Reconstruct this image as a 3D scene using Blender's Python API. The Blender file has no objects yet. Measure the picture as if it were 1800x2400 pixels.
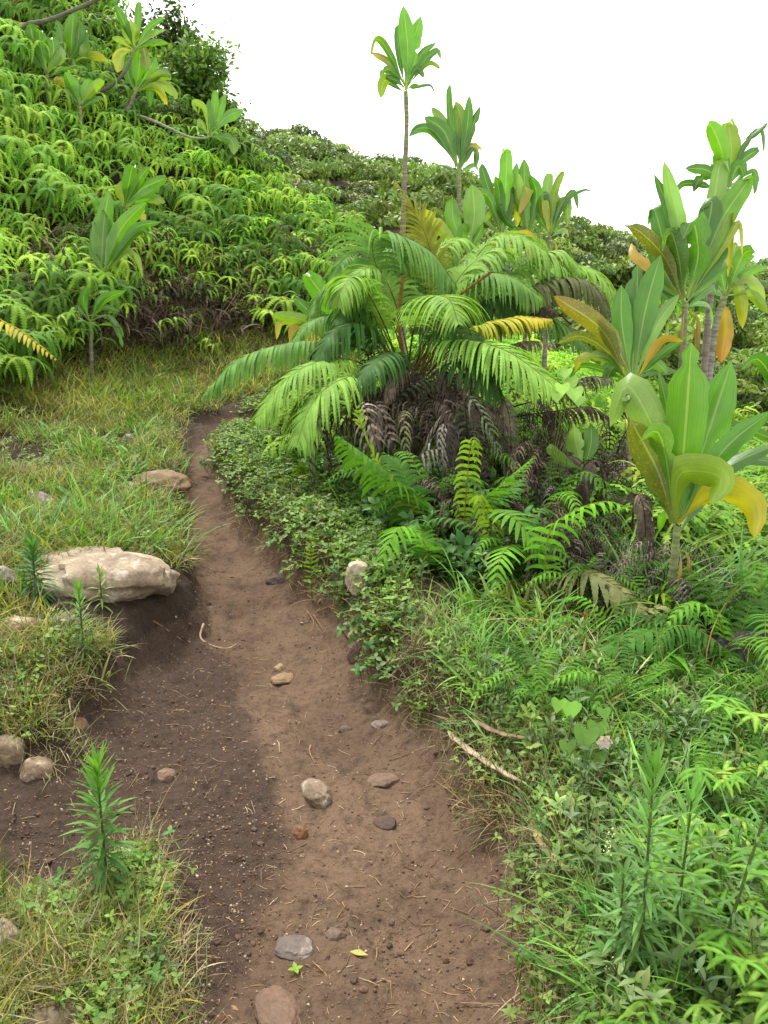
import bpy, math, random
import numpy as np
from mathutils import Vector, Matrix, noise as mnoise
random.seed(7); rng = np.random.default_rng(11)
R = math.radians
sc = bpy.context.scene
col = sc.collection
# ------------------------------------------------------------------ camera maths
F = 1997.0; TH = R(14.0); ZC = 1.6
CT, ST = math.cos(TH), math.sin(TH)
def ray(px, py):
    a = (px-900)/F; b = (1200-py)/F
    return np.array([a, CT+b*ST, -ST+b*CT])
def P3(px, py, Y):
    d = ray(px, py); return np.array([0, 0, ZC])+d*(Y/d[1])
def mpp(Y): return Y*0.99/F            # metres per photo pixel at a distance
def tanel(py): return math.tan(math.atan((1200-py)/F)-TH)
def u_of(px): return (px-900)/F
# ------------------------------------------------------------------ noise
def _h(ix, iy, s):
    v = np.sin(ix*127.1+iy*311.7+s*74.7)*43758.5453
    return v-np.floor(v)
def vn(x, y, s=0):
    xi = np.floor(x); yi = np.floor(y); fx = x-xi; fy = y-yi
    fx = fx*fx*fx*(fx*(fx*6-15)+10); fy = fy*fy*fy*(fy*(fy*6-15)+10)
    a = _h(xi, yi, s); b = _h(xi+1, yi, s); c = _h(xi, yi+1, s); d = _h(xi+1, yi+1, s)
    return ((a+(b-a)*fx)*(1-fy)+(c+(d-c)*fx)*fy)*2-1
def fbm(x, y, s=0, o=4):
    r = 0; a = 1.0; t = 0
    for k in range(o):
        r = r+a*vn(x+k*13.7, y-k*9.1, s+k); t += a; a *= .5; x = x*2.03; y = y*2.03
    return r/t
def sstep(a, b, x):
    t = np.clip((x-a)/(b-a), 0, 1); return t*t*(3-2*t)
# ------------------------------------------------------------------ terrain
def zz(py, Y): return ZC+Y*tanel(py)
LEFT = [(1.6,0),(2.0,0.0),(2.4,.02),(2.9,.055),(3.1,.135),(3.4,.23),(3.75,.255),(4.2,.33),(5,.36),(6,.42),(7.2,.556),(8.3,.81),(8.8,.99),
        (9.25,1.6),(9.7,2.07),(10.3,2.6),(11,3.23),(11.9,3.97),(12.9,4.85),(14,5.87),(15.3,7.1),(17,8.9),(20,9.6),(26,9.5),(40,10),(60,8),(110,2)]
def far(c, z18):   # valley behind the bank then the far hill with crest c at 38 m
    return [(18, z18),(22, .55*z18+.12*c),(27, .47*c+.5),(32, .76*c),(38, c),(46, c*.98),(60, c*.7),(110, -2)]
COLS = [
 (-500, [(y*.78, z) for y, z in LEFT[8:]] ),
 (-250, [(1.6,.02),(3,.1)]+[(y*.84, z) for y, z in LEFT[5:]]),
 (0, [(1.6,.01),(2.2,.02),(2.6,.06)]+[(y*.92, z) for y, z in LEFT[5:]]),
 (170, LEFT),
 (300, [(1.6,0),(2.4,0),(3,.05),(3.5,.15),(4,.24),(4.6,.3),(5.2,.33),(6.2,.42),(7.5,.54),(8.8,.76),(9.4,.98),(9.8,1.5),(10.25,2.03),(10.9,2.65),(11.8,3.36),(12.8,4.2),(13.8,5.0),(14.8,5.7),(16.5,6.0),(19,5.2),(24,5),(34,7.5),(44,8.5),(60,7),(110,0)]),
 (400, [(1.6,0),(2.5,0),(3.6,.1),(4.7,.22),(6,.36),(7,.45),(8,.53),(9.3,.72),(9.9,.96),(10.35,1.5),(10.8,2.02),(11.6,2.74),(12.6,3.46),(13.7,4.33),(14.6,4.7),(16,4.6),(19,3.6)]+far(8.2,3.2)[1:]),
 (560, [(1.6,0),(2.5,0),(3.6,.09),(4.7,.17),(6,.31),(7,.40),(8,.47),(9,.64),(10,.9),(10.6,1.12),(11,1.6),(11.4,2.04),(12.3,2.8),(13.5,3.6),(15,3.6),(17,3.0)]+far(8.0,2.6)),
 (700, [(1.6,0),(2.5,0),(3.6,.09),(4.4,.2),(5,.32),(6,.42),(8,.55),(10.3,.88),(11,1.22),(11.6,1.71),(12.2,2.19),(13,2.65),(14.5,2.75)]+far(7.8,2.0)),
 (850, [(1.6,0),(2.5,0),(3.2,.06),(4,.24),(5,.36),(6.5,.45),(9,.65),(11,1.0),(12,1.5),(13,2.1),(13.7,2.3),(15,2.2)]+far(6.6,1.6)),
 (1000,[(1.6,0),(2.4,0),(2.9,.06),(3.5,.18),(4,.26),(5,.36),(6.5,.45),(9,.6),(12,.9),(14,1.2)]+far(6.3,1.2)),
 (1200,[(1.6,0),(2.1,.03),(2.6,.11),(3.2,.18),(4,.26),(5.5,.36),(7,.35),(10,.4),(15,.6)]+far(4.6,.6)),
 (1400,[(1.6,.05),(2.2,.13),(3,.19),(4,.21),(5,.2),(7,.1),(10,.0),(15,0)]+far(3.0,0)),
 (1600,[(1.6,.1),(2.2,.15),(3,.15),(4,.1),(5,0),(7,-.2),(10,-.4),(15,-.5)]+far(1.9,-.5)),
 (1800,[(1.6,.1),(2.2,.12),(3,.1),(4,0),(5,-.15),(7,-.4),(10,-.7),(15,-1)]+far(2.3,-1)),
 (2100,[(1.6,.1),(3,0),(5,-.4),(10,-1.2),(15,-1.5)]+far(2.5,-1.5)),
 (2600,[(1.6,.1),(3,-.1),(5,-.6),(10,-1.8),(15,-2.2)]+far(2.5,-2.2)),
]
NU, NL = 221, 300
GU = np.linspace(-.85, .85, NU); GL = np.linspace(math.log(.8), math.log(110), NL); GY = np.exp(GL)
_prof = np.array([np.interp(GY, [p[0] for p in c], [p[1] for p in c]) for _, c in COLS])
_cu = np.array([u_of(c[0]) for c in COLS])
GRID = np.array([np.interp(GU, _cu, _prof[:, j]) for j in range(NL)]).T        # (NU,NL)
def blur(A, ax, sg):
    r = int(3*sg)+1; k = np.exp(-.5*(np.arange(-r, r+1)/sg)**2); k /= k.sum()
    pad = [(0, 0), (0, 0)]; pad[ax] = (r, r); B = np.pad(A, pad, mode='edge')
    return sum(k[i]*np.take(B, np.arange(i, i+A.shape[ax]), axis=ax) for i in range(2*r+1))
GRID = blur(blur(GRID, 0, 3.5), 1, 2.2)
PY = [0.5,1.6,2.2,2.6,2.95,3.6,4.1,4.7,5.35,6.2,7.0,8.0,8.6,9.1]
PL = [-.56,-.53,-.68,-1.02,-1.24,-1.12,-.97,-1.12,-1.31,-1.49,-1.68,-1.9,-1.9,-1.9]
PR = [.36,.36,.43,.33,.20,-.07,-.26,-.54,-.86,-1.17,-1.40,-1.42,-1.3,-1.2]
def pathd(x, y):
    x = np.asarray(x, float); y = np.asarray(y, float)
    n = .07*fbm(x*3.1, y*3.1, 3)+.035*fbm(x*11, y*11, 5)
    d = np.minimum(x-np.interp(y, PY, PL), np.interp(y, PY, PR)-x)
    d = np.minimum(d, 8.15-y)
    d2 = np.minimum(np.minimum(x+1.85, .2-x), np.minimum(y-7.75-.25*(x+1.8), 8.2+.25*(x+1.8)-y))
    d3 = np.minimum(np.minimum(-.75-x, x+2.3), np.minimum(y-1.95, 2.75-y))-.02      # bare soil in the near left
    return np.maximum(np.maximum(d, d2), d3)+n
def loosez(x, y):
    xb = np.interp(y, [1.5,1.9,2.4,2.8,3.2,3.7,4.2,5,6], [-.38,-.34,-.32,-.42,-.56,-.76,-.95,-1.25,-1.6])
    return sstep(.05, -.06, x-xb+.08*fbm(x*4, y*4, 21)+.03*fbm(x*16, y*16, 22))
def hbase(x, y):
    x = np.asarray(x, float); y = np.asarray(y, float)
    yy = np.clip(y, .81, 109); u = np.clip(x/np.clip(y, .81, None), -.849, .849)
    fu = (u-GU[0])/(GU[1]-GU[0]); fl = (np.log(yy)-GL[0])/(GL[1]-GL[0])
    iu = np.clip(np.floor(fu).astype(int), 0, NU-2); il = np.clip(np.floor(fl).astype(int), 0, NL-2)
    du = fu-iu; dl = fl-il
    z = (GRID[iu, il]*(1-du)+GRID[iu+1, il]*du)*(1-dl)+(GRID[iu, il+1]*(1-du)+GRID[iu+1, il+1]*du)*dl
    return np.where(y > 109, z-(y-109)*.012, z)
def H(x, y, fine=False):
    x = np.asarray(x, float); y = np.asarray(y, float)
    z = hbase(x, y); d = pathd(x, y)
    ins = sstep(-.07, .08, d)
    lo = loosez(x, y)
    z = z-(.10+.075*sstep(2.7, 3.6, y)*(1-sstep(6.3, 7.8, y)))*ins
    fadef = np.clip(y/6, .5, 3)
    z = z+(1-ins)*(.035*fbm(x*2.3, y*2.3, 8)*fadef)
    z = z+ins*(.022*fbm(x*2.6, y*2.6, 14))
    xr = x-np.interp(y, PY, PR); z = z+(1-ins)*.085*np.exp(-((d+.13)/.13)**2)*sstep(2.4, 3.2, y)*(1-sstep(6.5, 7.5, y))*sstep(-.15, .1, xr)
    z = z-ins*.03*np.exp(-((xr+.32+.12*np.sin(y*2.1))/.16)**2)*(1-lo)
    if fine:
        z = z+(1-ins)*.02*fbm(x*14, y*14, 9)
        z = z+ins*(.018*fbm(x*8, y*8, 10)+.009*fbm(x*24, y*24, 17)+.004*vn(x*48, y*48, 30)*(.4+lo)+lo*.012*np.maximum(0, fbm(x*22, y*22, 12)-.1))
        # small scarp where the loose tilled strip meets the trodden tread
        z = z+ins*.012*lo
    return z
def hz(x, y): return float(H(x, y))
def gp(px, py, y0=1.0, y1=60):
    d = ray(px, py); Y = np.geomspace(y0, y1, 900)
    x = d[0]/d[1]*Y; z = ZC+d[2]/d[1]*Y
    g = H(x, Y); k = np.argmax(z < g)
    if z[k] >= g[k]: k = 899
    return np.array([x[k], Y[k], g[k]])
# ------------------------------------------------------------------ mesh building
class MB:
    def __init__(s): s.V = []; s.Fq = []; s.C = []; s.n = 0
    def add(s, V, Fq, C):
        V = np.asarray(V, float); C = np.asarray(C, float)
        if C.ndim == 1: C = np.tile(C, (len(V), 1))
        if C.shape[1] == 3: C = np.hstack([C, np.zeros((len(C), 1))])
        s.V.append(V); s.Fq.append(np.asarray(Fq, int)+s.n); s.C.append(C); s.n += len(V)
    def arrays(s):
        if not s.V: return np.zeros((0,3)), np.zeros((0,4), int), np.zeros((0,4))
        return np.vstack(s.V), np.vstack(s.Fq), np.vstack(s.C)
    def merge(s, o, loc=(0,0,0), M=None, sc_=1.0, cm=(1,1,1)):
        V, Q, C = o.arrays()
        if M is not None: V = V@np.array(M).T
        C = C.copy(); C[:, :3] *= cm
        s.add(V*sc_+np.asarray(loc), Q, C)
def mesh_from(name, V, Q, C, mat, smooth=True):
    me = bpy.data.meshes.new(name); nq = len(Q)
    me.vertices.add(len(V)); me.vertices.foreach_set('co', np.ascontiguousarray(V, dtype=np.float32).ravel())
    me.loops.add(nq*4); me.loops.foreach_set('vertex_index', np.ascontiguousarray(Q, dtype=np.int32).ravel())
    me.polygons.add(nq); me.polygons.foreach_set('loop_start', np.arange(0, nq*4, 4, dtype=np.int32))
    me.polygons.foreach_set('use_smooth', np.full(nq, smooth))
    me.update(calc_edges=True)
    if C is not None:
        at = me.color_attributes.new('col', 'FLOAT_COLOR', 'POINT')
        at.data.foreach_set('color', np.ascontiguousarray(C, dtype=np.float32).ravel())
    me.materials.append(mat); return me
def add_lu(me, n, nx):
    s = np.tile(np.linspace(-1, 1, nx), n); t = np.repeat(np.linspace(0, 1, n), nx)
    at = me.attributes.new('lu', 'FLOAT_VECTOR', 'POINT'); at.data.foreach_set('vector', np.stack([s, t, s*0], 1).astype(np.float32).ravel())
def link(name, me, parent=None, loc=None):
    o = bpy.data.objects.new(name, me); col.objects.link(o)
    if parent is not None: o.parent = parent
    if loc is not None: o.location = loc
    return o
def obj(name, mb, mat, parent=None, origin=(0,0,0), smooth=True):
    V, Q, C = mb.arrays(); V = V-np.asarray(origin)
    return link(name, mesh_from(name, V, Q, C, mat, smooth), parent, None if parent is not None else origin)
def tag(o, label, cat, group=None, kind=None):
    o['label'] = label; o['category'] = cat
    if group: o['group'] = group
    if kind: o['kind'] = kind
    return o
def thing(name, label, cat, loc, group=None):
    o = bpy.data.objects.new(name, None); col.objects.link(o); o.location = loc; o.empty_display_size = .1
    return tag(o, label, cat, group)
def copy_tree(o, parent=None):
    c = o.copy(); col.objects.link(c)
    if parent is not None: c.parent = parent
    for ch in o.children: copy_tree(ch, c)
    return c
def lin(r, g, b, k=.5):
    def f(v):
        v /= 255.; return v/12.92 if v <= .04045 else ((v+.055)/1.055)**2.4
    return np.array([f(r), f(g), f(b)])*k
def nrm(v):
    v = np.asarray(v, float); n = np.linalg.norm(v, axis=-1, keepdims=True); return v/np.maximum(n, 1e-9)
def curve(pts, n):
    p = np.asarray(pts, float)
    if len(p) == 2: t = np.linspace(0, 1, n)[:, None]; return p[0]*(1-t)+p[1]*t
    q = np.vstack([2*p[0]-p[1], p, 2*p[-1]-p[-2]])
    L = np.concatenate([[0], np.cumsum(np.linalg.norm(np.diff(p, axis=0), axis=1))]); L /= L[-1]
    out = []
    for t in np.linspace(0, 1, n):
        k = min(np.searchsorted(L, t, side='right')-1, len(p)-2); s = (t-L[k])/max(L[k+1]-L[k], 1e-9)
        a, b, c, d = q[k], q[k+1], q[k+2], q[k+3]
        out.append(.5*((2*b)+(c-a)*s+(2*a-5*b+4*c-d)*s*s+(3*b-a-3*c+d)*s**3))
    return np.array(out)
def tang(P): return nrm(np.gradient(P, axis=0))
def ribbon(m, P, S, w, C, nx=3, chan=0., mid=None, wav=0.):
    n = len(P); T = tang(P); N = nrm(np.cross(S, T)); s = np.linspace(-1, 1, nx)
    w = np.asarray(w, float)[:, None, None]
    V = P[:, None, :]+S[:, None, :]*w*s[None, :, None]+N[:, None, :]*w*chan*(np.abs(s)**1.5)[None, :, None]
    if wav:
        ph = rng.uniform(0, 6); tt = np.linspace(0, 1, n)
        V = V+N[:, None, :]*w*wav*(np.sin(tt*9+ph)[:, None]*s[None, :])[:, :, None]
    C = np.asarray(C, float)
    if C.ndim == 1: C = np.tile(C, (n, 1))
    if C.shape[1] == 3: C = np.hstack([C, np.zeros((n, 1))])
    CC = np.repeat(C[:, None, :], nx, axis=1).copy()
    if mid is not None and nx % 2: CC[:, nx//2, :3] = CC[:, nx//2, :3]*(1-mid[1])+np.asarray(mid[0])*mid[1]
    i = np.arange(n-1)[:, None]*nx+np.arange(nx-1)[None, :]; i = i.ravel()
    m.add(V.reshape(-1, 3), np.stack([i, i+1, i+nx+1, i+nx], 1), CC.reshape(-1, 4))
def tube(m, P, r, C, k=5):
    n = len(P); T = tang(P); ref = np.array([.3, .5, .81]); A = nrm(np.cross(T, ref)); B = np.cross(T, A)
    r = np.broadcast_to(np.asarray(r, float), (n,)); a = np.arange(k)*2*math.pi/k
    V = P[:, None, :]+(A[:, None, :]*np.cos(a)[None, :, None]+B[:, None, :]*np.sin(a)[None, :, None])*r[:, None, None]
    i = np.arange(n-1)[:, None]*k; j = np.arange(k)[None, :]; j2 = (j+1) % k
    Q = np.stack([(i+j).ravel(), (i+j2).ravel(), (i+k+j2).ravel(), (i+k+j).ravel()], 1)
    C = np.asarray(C, float)
    if C.ndim == 2: C = np.repeat(C, k, axis=0)
    m.add(V.reshape(-1, 3), Q, C)
def rot(v, ax, ang):
    c, s = math.cos(ang), math.sin(ang); return v*c+np.cross(ax, v)*s+ax*np.sum(ax*v, axis=-1, keepdims=True)*(1-c)
def jit(c, a=.15):
    c = np.asarray(c, float); k = 1+rng.uniform(-a, a); h = rng.uniform(-a, a)*.5
    return np.clip(c*np.array([k*(1+h), k, k*(1-h)]), .002, .95)
UP = np.array([0, 0, 1.]); CAM = np.array([0, 0, ZC])
# ------------------------------------------------------------------ materials
def newmat(n):
    m = bpy.data.materials.new(n); m.use_nodes = True; nt = m.node_tree; nt.nodes.clear(); return m, nt
def N(nt, t, **k):
    n = nt.nodes.new(t)
    for a, v in k.items(): setattr(n, a, v)
    return n
def leafmat(name, rough=.5, tr=.3, mott=.25, scale=30, spec=.4, rnd=.25, trt=(1.25,1.35,.6), warm=(1.13,1.05,.68)):
    m, nt = newmat(name); L = nt.links.new
    at = N(nt, 'ShaderNodeAttribute', attribute_name='col'); oi = N(nt, 'ShaderNodeObjectInfo'); tc = N(nt, 'ShaderNodeTexCoord')
    no = N(nt, 'ShaderNodeTexNoise'); no.inputs['Scale'].default_value = scale; no.inputs['Detail'].default_value = 3
    L(tc.outputs['Object'], no.inputs['Vector'])
    mr = N(nt, 'ShaderNodeMapRange'); mr.inputs[1].default_value = .3; mr.inputs[2].default_value = .7; mr.inputs[3].default_value = 1-mott; mr.inputs[4].default_value = 1+mott
    L(no.outputs[0], mr.inputs[0])
    m2 = N(nt, 'ShaderNodeMapRange'); m2.inputs[3].default_value = 1-rnd; m2.inputs[4].default_value = 1+rnd; L(oi.outputs['Random'], m2.inputs[0])
    mu = N(nt, 'ShaderNodeMath', operation='MULTIPLY'); L(mr.outputs[0], mu.inputs[0]); L(m2.outputs[0], mu.inputs[1])
    vm = N(nt, 'ShaderNodeVectorMath', operation='SCALE'); gm = N(nt, 'ShaderNodeVectorMath', operation='MULTIPLY'); gm.inputs[1].default_value = warm; L(at.outputs['Color'], gm.inputs[0]); L(gm.outputs[0], vm.inputs[0]); L(mu.outputs[0], vm.inputs['Scale'])
    sp = N(nt, 'ShaderNodeTexNoise'); sp.inputs['Scale'].default_value = 70; sp.inputs['Detail'].default_value = 6; sp.inputs['Roughness'].default_value = .75; L(tc.outputs['Object'], sp.inputs['Vector'])
    s2 = N(nt, 'ShaderNodeMapRange'); s2.inputs[1].default_value = .55; s2.inputs[2].default_value = .70; L(sp.outputs[0], s2.inputs[0])
    sm = N(nt, 'ShaderNodeMath', operation='MULTIPLY'); L(s2.outputs[0], sm.inputs[0]); L(at.outputs['Alpha'], sm.inputs[1])
    mx = N(nt, 'ShaderNodeMixRGB'); mx.inputs[2].default_value = (.42,.33,.02,1); L(sm.outputs[0], mx.inputs[0]); L(vm.outputs[0], mx.inputs[1])
    pb = N(nt, 'ShaderNodeBsdfPrincipled'); pb.inputs['Roughness'].default_value = rough; pb.inputs['Specular IOR Level'].default_value = spec
    L(mx.outputs[0], pb.inputs['Base Color'])
    out = N(nt, 'ShaderNodeOutputMaterial')
    if tr > 0:
        tm = N(nt, 'ShaderNodeVectorMath', operation='MULTIPLY'); tm.inputs[1].default_value = trt; L(mx.outputs[0], tm.inputs[0])
        tl = N(nt, 'ShaderNodeBsdfTranslucent'); L(tm.outputs[0], tl.inputs['Color'])
        ms = N(nt, 'ShaderNodeMixShader'); ms.inputs[0].default_value = tr; L(pb.outputs[0], ms.inputs[1]); L(tl.outputs[0], ms.inputs[2]); L(ms.outputs[0], out.inputs[0])
    else: L(pb.outputs[0], out.inputs[0])
    return m
M_ti = leafmat('ti leaf', .3, .42, .12, 9, .6, .12)
def veins(m):
    nt = m.node_tree; L = nt.links.new; pb = [n for n in nt.nodes if n.type == 'BSDF_PRINCIPLED'][0]; mx = [n for n in nt.nodes if n.type == 'MIX_RGB'][0]
    at = N(nt, 'ShaderNodeAttribute', attribute_name='lu'); sp = N(nt, 'ShaderNodeSeparateXYZ'); L(at.outputs['Vector'], sp.inputs[0])
    ab = N(nt, 'ShaderNodeMath', operation='ABSOLUTE'); L(sp.outputs[0], ab.inputs[0])
    rib = N(nt, 'ShaderNodeMapRange'); rib.inputs[1].default_value = .03; rib.inputs[2].default_value = .09; rib.inputs[3].default_value = .55; rib.inputs[4].default_value = 0; L(ab.outputs[0], rib.inputs[0])
    mp = N(nt, 'ShaderNodeMapping'); mp.inputs['Scale'].default_value = (22, 1.6, 1); L(at.outputs['Vector'], mp.inputs[0])
    no = N(nt, 'ShaderNodeTexNoise'); no.inputs['Scale'].default_value = 1; no.inputs['Detail'].default_value = 4; L(mp.outputs[0], no.inputs['Vector'])
    mr = N(nt, 'ShaderNodeMapRange'); mr.inputs[1].default_value = .3; mr.inputs[2].default_value = .7; mr.inputs[3].default_value = .78; mr.inputs[4].default_value = 1.25; L(no.outputs[0], mr.inputs[0])
    vs = N(nt, 'ShaderNodeVectorMath', operation='SCALE'); L(mx.outputs[0], vs.inputs[0]); L(mr.outputs[0], vs.inputs['Scale'])
    m2 = N(nt, 'ShaderNodeMixRGB'); m2.inputs[2].default_value = (.3,.38,.12,1); L(rib.outputs[0], m2.inputs[0]); L(vs.outputs[0], m2.inputs[1])
    # browned dry edges and tip on some leaves
    for l in list(nt.links):
        if l.from_node == mx and l.to_node not in (vs,): 
            to = l.to_socket; nt.links.remove(l); L(m2.outputs[0], to)
    bp = N(nt, 'ShaderNodeBump'); bp.inputs['Strength'].default_value = .35; bp.inputs['Distance'].default_value = .004; L(no.outputs[0], bp.inputs['Height']); L(bp.outputs[0], pb.inputs['Normal'])
veins(M_ti)
M_fern = leafmat('fern leaf', .7, .34, .2, 25, .15, .3)
M_pinna = leafmat('tree fern leaf', .65, .36, .2, 12, .15, .12)
M_grass = leafmat('grass leaf', .55, .33, .3, 8, .3, .2)
M_dead = leafmat('dead frond', .85, .12, .4, 40, .15, .3, (1,1,1), (1,1,1))
M_dry = leafmat('dry straw', .75, .1, .35, 30, .2, .25, (1,1,1), (1,1,1))
M_clod = leafmat('crumbly soil', .95, 0, .4, 90, .1, 0, (1,1,1), (1,1,1))
M_bush = leafmat('shrub leaf', .5, .28, .3, 3, .35, .38, (1.2,1.3,.6), (.98,1.05,.72))
def barkmat():
    m, nt = newmat('ringed bark'); L = nt.links.new
    at = N(nt, 'ShaderNodeAttribute', attribute_name='col'); tc = N(nt, 'ShaderNodeTexCoord')
    mp = N(nt, 'ShaderNodeMapping'); mp.inputs['Scale'].default_value = (9,9,45); L(tc.outputs['Object'], mp.inputs[0])
    no = N(nt, 'ShaderNodeTexNoise'); no.inputs['Scale'].default_value = 1.2; no.inputs['Detail'].default_value = 5; L(mp.outputs[0], no.inputs['Vector'])
    mr = N(nt, 'ShaderNodeMapRange'); mr.inputs[1].default_value = .3; mr.inputs[2].default_value = .7; mr.inputs[3].default_value = .5; mr.inputs[4].default_value = 1.35; L(no.outputs[0], mr.inputs[0])
    vm = N(nt, 'ShaderNodeVectorMath', operation='SCALE'); L(at.outputs['Color'], vm.inputs[0]); L(mr.outputs[0], vm.inputs['Scale'])
    pb = N(nt, 'ShaderNodeBsdfPrincipled'); pb.inputs['Roughness'].default_value = .85; L(vm.outputs[0], pb.inputs['Base Color'])
    bp = N(nt, 'ShaderNodeBump'); bp.inputs['Strength'].default_value = .6; bp.inputs['Distance'].default_value = .01; L(no.outputs[0], bp.inputs['Height']); L(bp.outputs[0], pb.inputs['Normal'])
    out = N(nt, 'ShaderNodeOutputMaterial'); L(pb.outputs[0], out.inputs[0]); return m
M_bark = barkmat()
def rockmat():
    m, nt = newmat('weathered rock'); L = nt.links.new
    oi = N(nt, 'ShaderNodeObjectInfo'); tc = N(nt, 'ShaderNodeTexCoord'); ge = N(nt, 'ShaderNodeNewGeometry')
    def noi(s, d, r=.6):
        n = N(nt, 'ShaderNodeTexNoise'); n.inputs['Scale'].default_value = s; n.inputs['Detail'].default_value = d; n.inputs['Roughness'].default_value = r
        L(ge.outputs['Position'], n.inputs['Vector']); return n
    def mr(src, a, b, c, d):
        x = N(nt, 'ShaderNodeMapRange'); x.inputs[1].default_value = a; x.inputs[2].default_value = b; x.inputs[3].default_value = c; x.inputs[4].default_value = d; L(src, x.inputs[0]); return x.outputs[0]
    a = noi(7, 5); b = noi(60, 4, .7); c = noi(14, 6, .7)
    v = N(nt, 'ShaderNodeMath', operation='MULTIPLY'); L(mr(a.outputs[0], .3, .7, .65, 1.3), v.inputs[0]); L(mr(b.outputs[0], .3, .7, .7, 1.3), v.inputs[1])
    vm = N(nt, 'ShaderNodeVectorMath', operation='SCALE'); L(oi.outputs['Color'], vm.inputs[0]); L(v.outputs[0], vm.inputs['Scale'])
    li = N(nt, 'ShaderNodeMixRGB'); li.inputs[2].default_value = (.46,.43,.36,1); L(vm.outputs[0], li.inputs[1]); 
    f = N(nt, 'ShaderNodeMath', operation='MULTIPLY'); L(mr(c.outputs[0], .54, .66, 0, .75), f.inputs[0]); L(oi.outputs['Alpha'], f.inputs[1]); L(f.outputs[0], li.inputs[0])
    di = N(nt, 'ShaderNodeMixRGB'); di.inputs[2].default_value = (.085,.05,.03,1); L(li.outputs[0], di.inputs[1])
    L(mr(noi(5, 4).outputs[0], .52, .68, 0, .7), di.inputs[0])
    pb = N(nt, 'ShaderNodeBsdfPrincipled'); pb.inputs['Roughness'].default_value = .8; L(di.outputs[0], pb.inputs['Base Color'])
    bp = N(nt, 'ShaderNodeBump'); bp.inputs['Strength'].default_value = .5; bp.inputs['Distance'].default_value = .012; L(b.outputs[0], bp.inputs['Height']); L(bp.outputs[0], pb.inputs['Normal'])
    out = N(nt, 'ShaderNodeOutputMaterial'); L(pb.outputs[0], out.inputs[0]); return m
M_rock = rockmat()
def soilmat(name, ca, cb, cdark, cpale, pale_amt, usecol):
    m, nt = newmat(name); L = nt.links.new
    ge = N(nt, 'ShaderNodeNewGeometry'); at = N(nt, 'ShaderNodeAttribute', attribute_name='col')
    def noi(s, d, r=.6):
        n = N(nt, 'ShaderNodeTexNoise'); n.inputs['Scale'].default_value = s; n.inputs['Detail'].default_value = d; n.inputs['Roughness'].default_value = r
        L(ge.outputs['Position'], n.inputs['Vector']); return n.outputs[0]
    def mr(src, a, b, c, d):
        x = N(nt, 'ShaderNodeMapRange'); x.inputs[1].default_value = a; x.inputs[2].default_value = b; x.inputs[3].default_value = c; x.inputs[4].default_value = d; L(src, x.inputs[0]); return x.outputs[0]
    def mix(f, a, b):
        x = N(nt, 'ShaderNodeMixRGB'); 
        if isinstance(f, float): x.inputs[0].default_value = f
        else: L(f, x.inputs[0])
        for k, q in ((1, a), (2, b)):
            if isinstance(q, tuple): x.inputs[k].default_value = q+(1,)
            else: L(q, x.inputs[k])
        return x.outputs[0]
    big = noi(2.2, 6); med = noi(11, 6, .65); fine = noi(120, 4, .75); gr = noi(45, 5, .7)
    c = mix(mr(big, .38, .62, 0, 1), ca, cb)
    c = mix(mr(med, .5, .68, 0, .65), c, cdark)
    sep = N(nt, 'ShaderNodeSeparateColor'); L(at.outputs['Color'], sep.inputs[0])
    c = mix(mr(sep.outputs[0], 0, 1, 0, .8), c, cdark)
    c = mix(mr(fine, .62, .72, 0, pale_amt), c, cpale)
    c = mix(mr(gr, .3, .5, .55, 0), c, tuple(v*.4 for v in cdark))
    pb = N(nt, 'ShaderNodeBsdfPrincipled'); pb.inputs['Roughness'].default_value = .9; pb.inputs['Specular IOR Level'].default_value = .12; L(c, pb.inputs['Base Color'])
    ad = N(nt, 'ShaderNodeMath', operation='ADD'); L(med, ad.inputs[0]); m2 = N(nt, 'ShaderNodeMath', operation='MULTIPLY'); L(gr, m2.inputs[0]); m2.inputs[1].default_value = .7; L(m2.outputs[0], ad.inputs[1])
    a3 = N(nt, 'ShaderNodeMath', operation='ADD'); L(ad.outputs[0], a3.inputs[0]); m3 = N(nt, 'ShaderNodeMath', operation='MULTIPLY'); L(fine, m3.inputs[0]); m3.inputs[1].default_value = .35; L(m3.outputs[0], a3.inputs[1])
    bp = N(nt, 'ShaderNodeBump'); bp.inputs['Strength'].default_value = .85; bp.inputs['Distance'].default_value = .022; L(a3.outputs[0], bp.inputs['Height']); L(bp.outputs[0], pb.inputs['Normal'])
    out = N(nt, 'ShaderNodeOutputMaterial'); L(pb.outputs[0], out.inputs[0]); return m
M_path = soilmat('trodden soil', (.134,.087,.056), (.096,.0615,.040), (.040,.0275,.021), (.2,.145,.09), .3, True)
M_ground = soilmat('soil under plants', (.062,.042,.026), (.045,.032,.019), (.026,.018,.013), (.17,.14,.08), .5, True)
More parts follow.
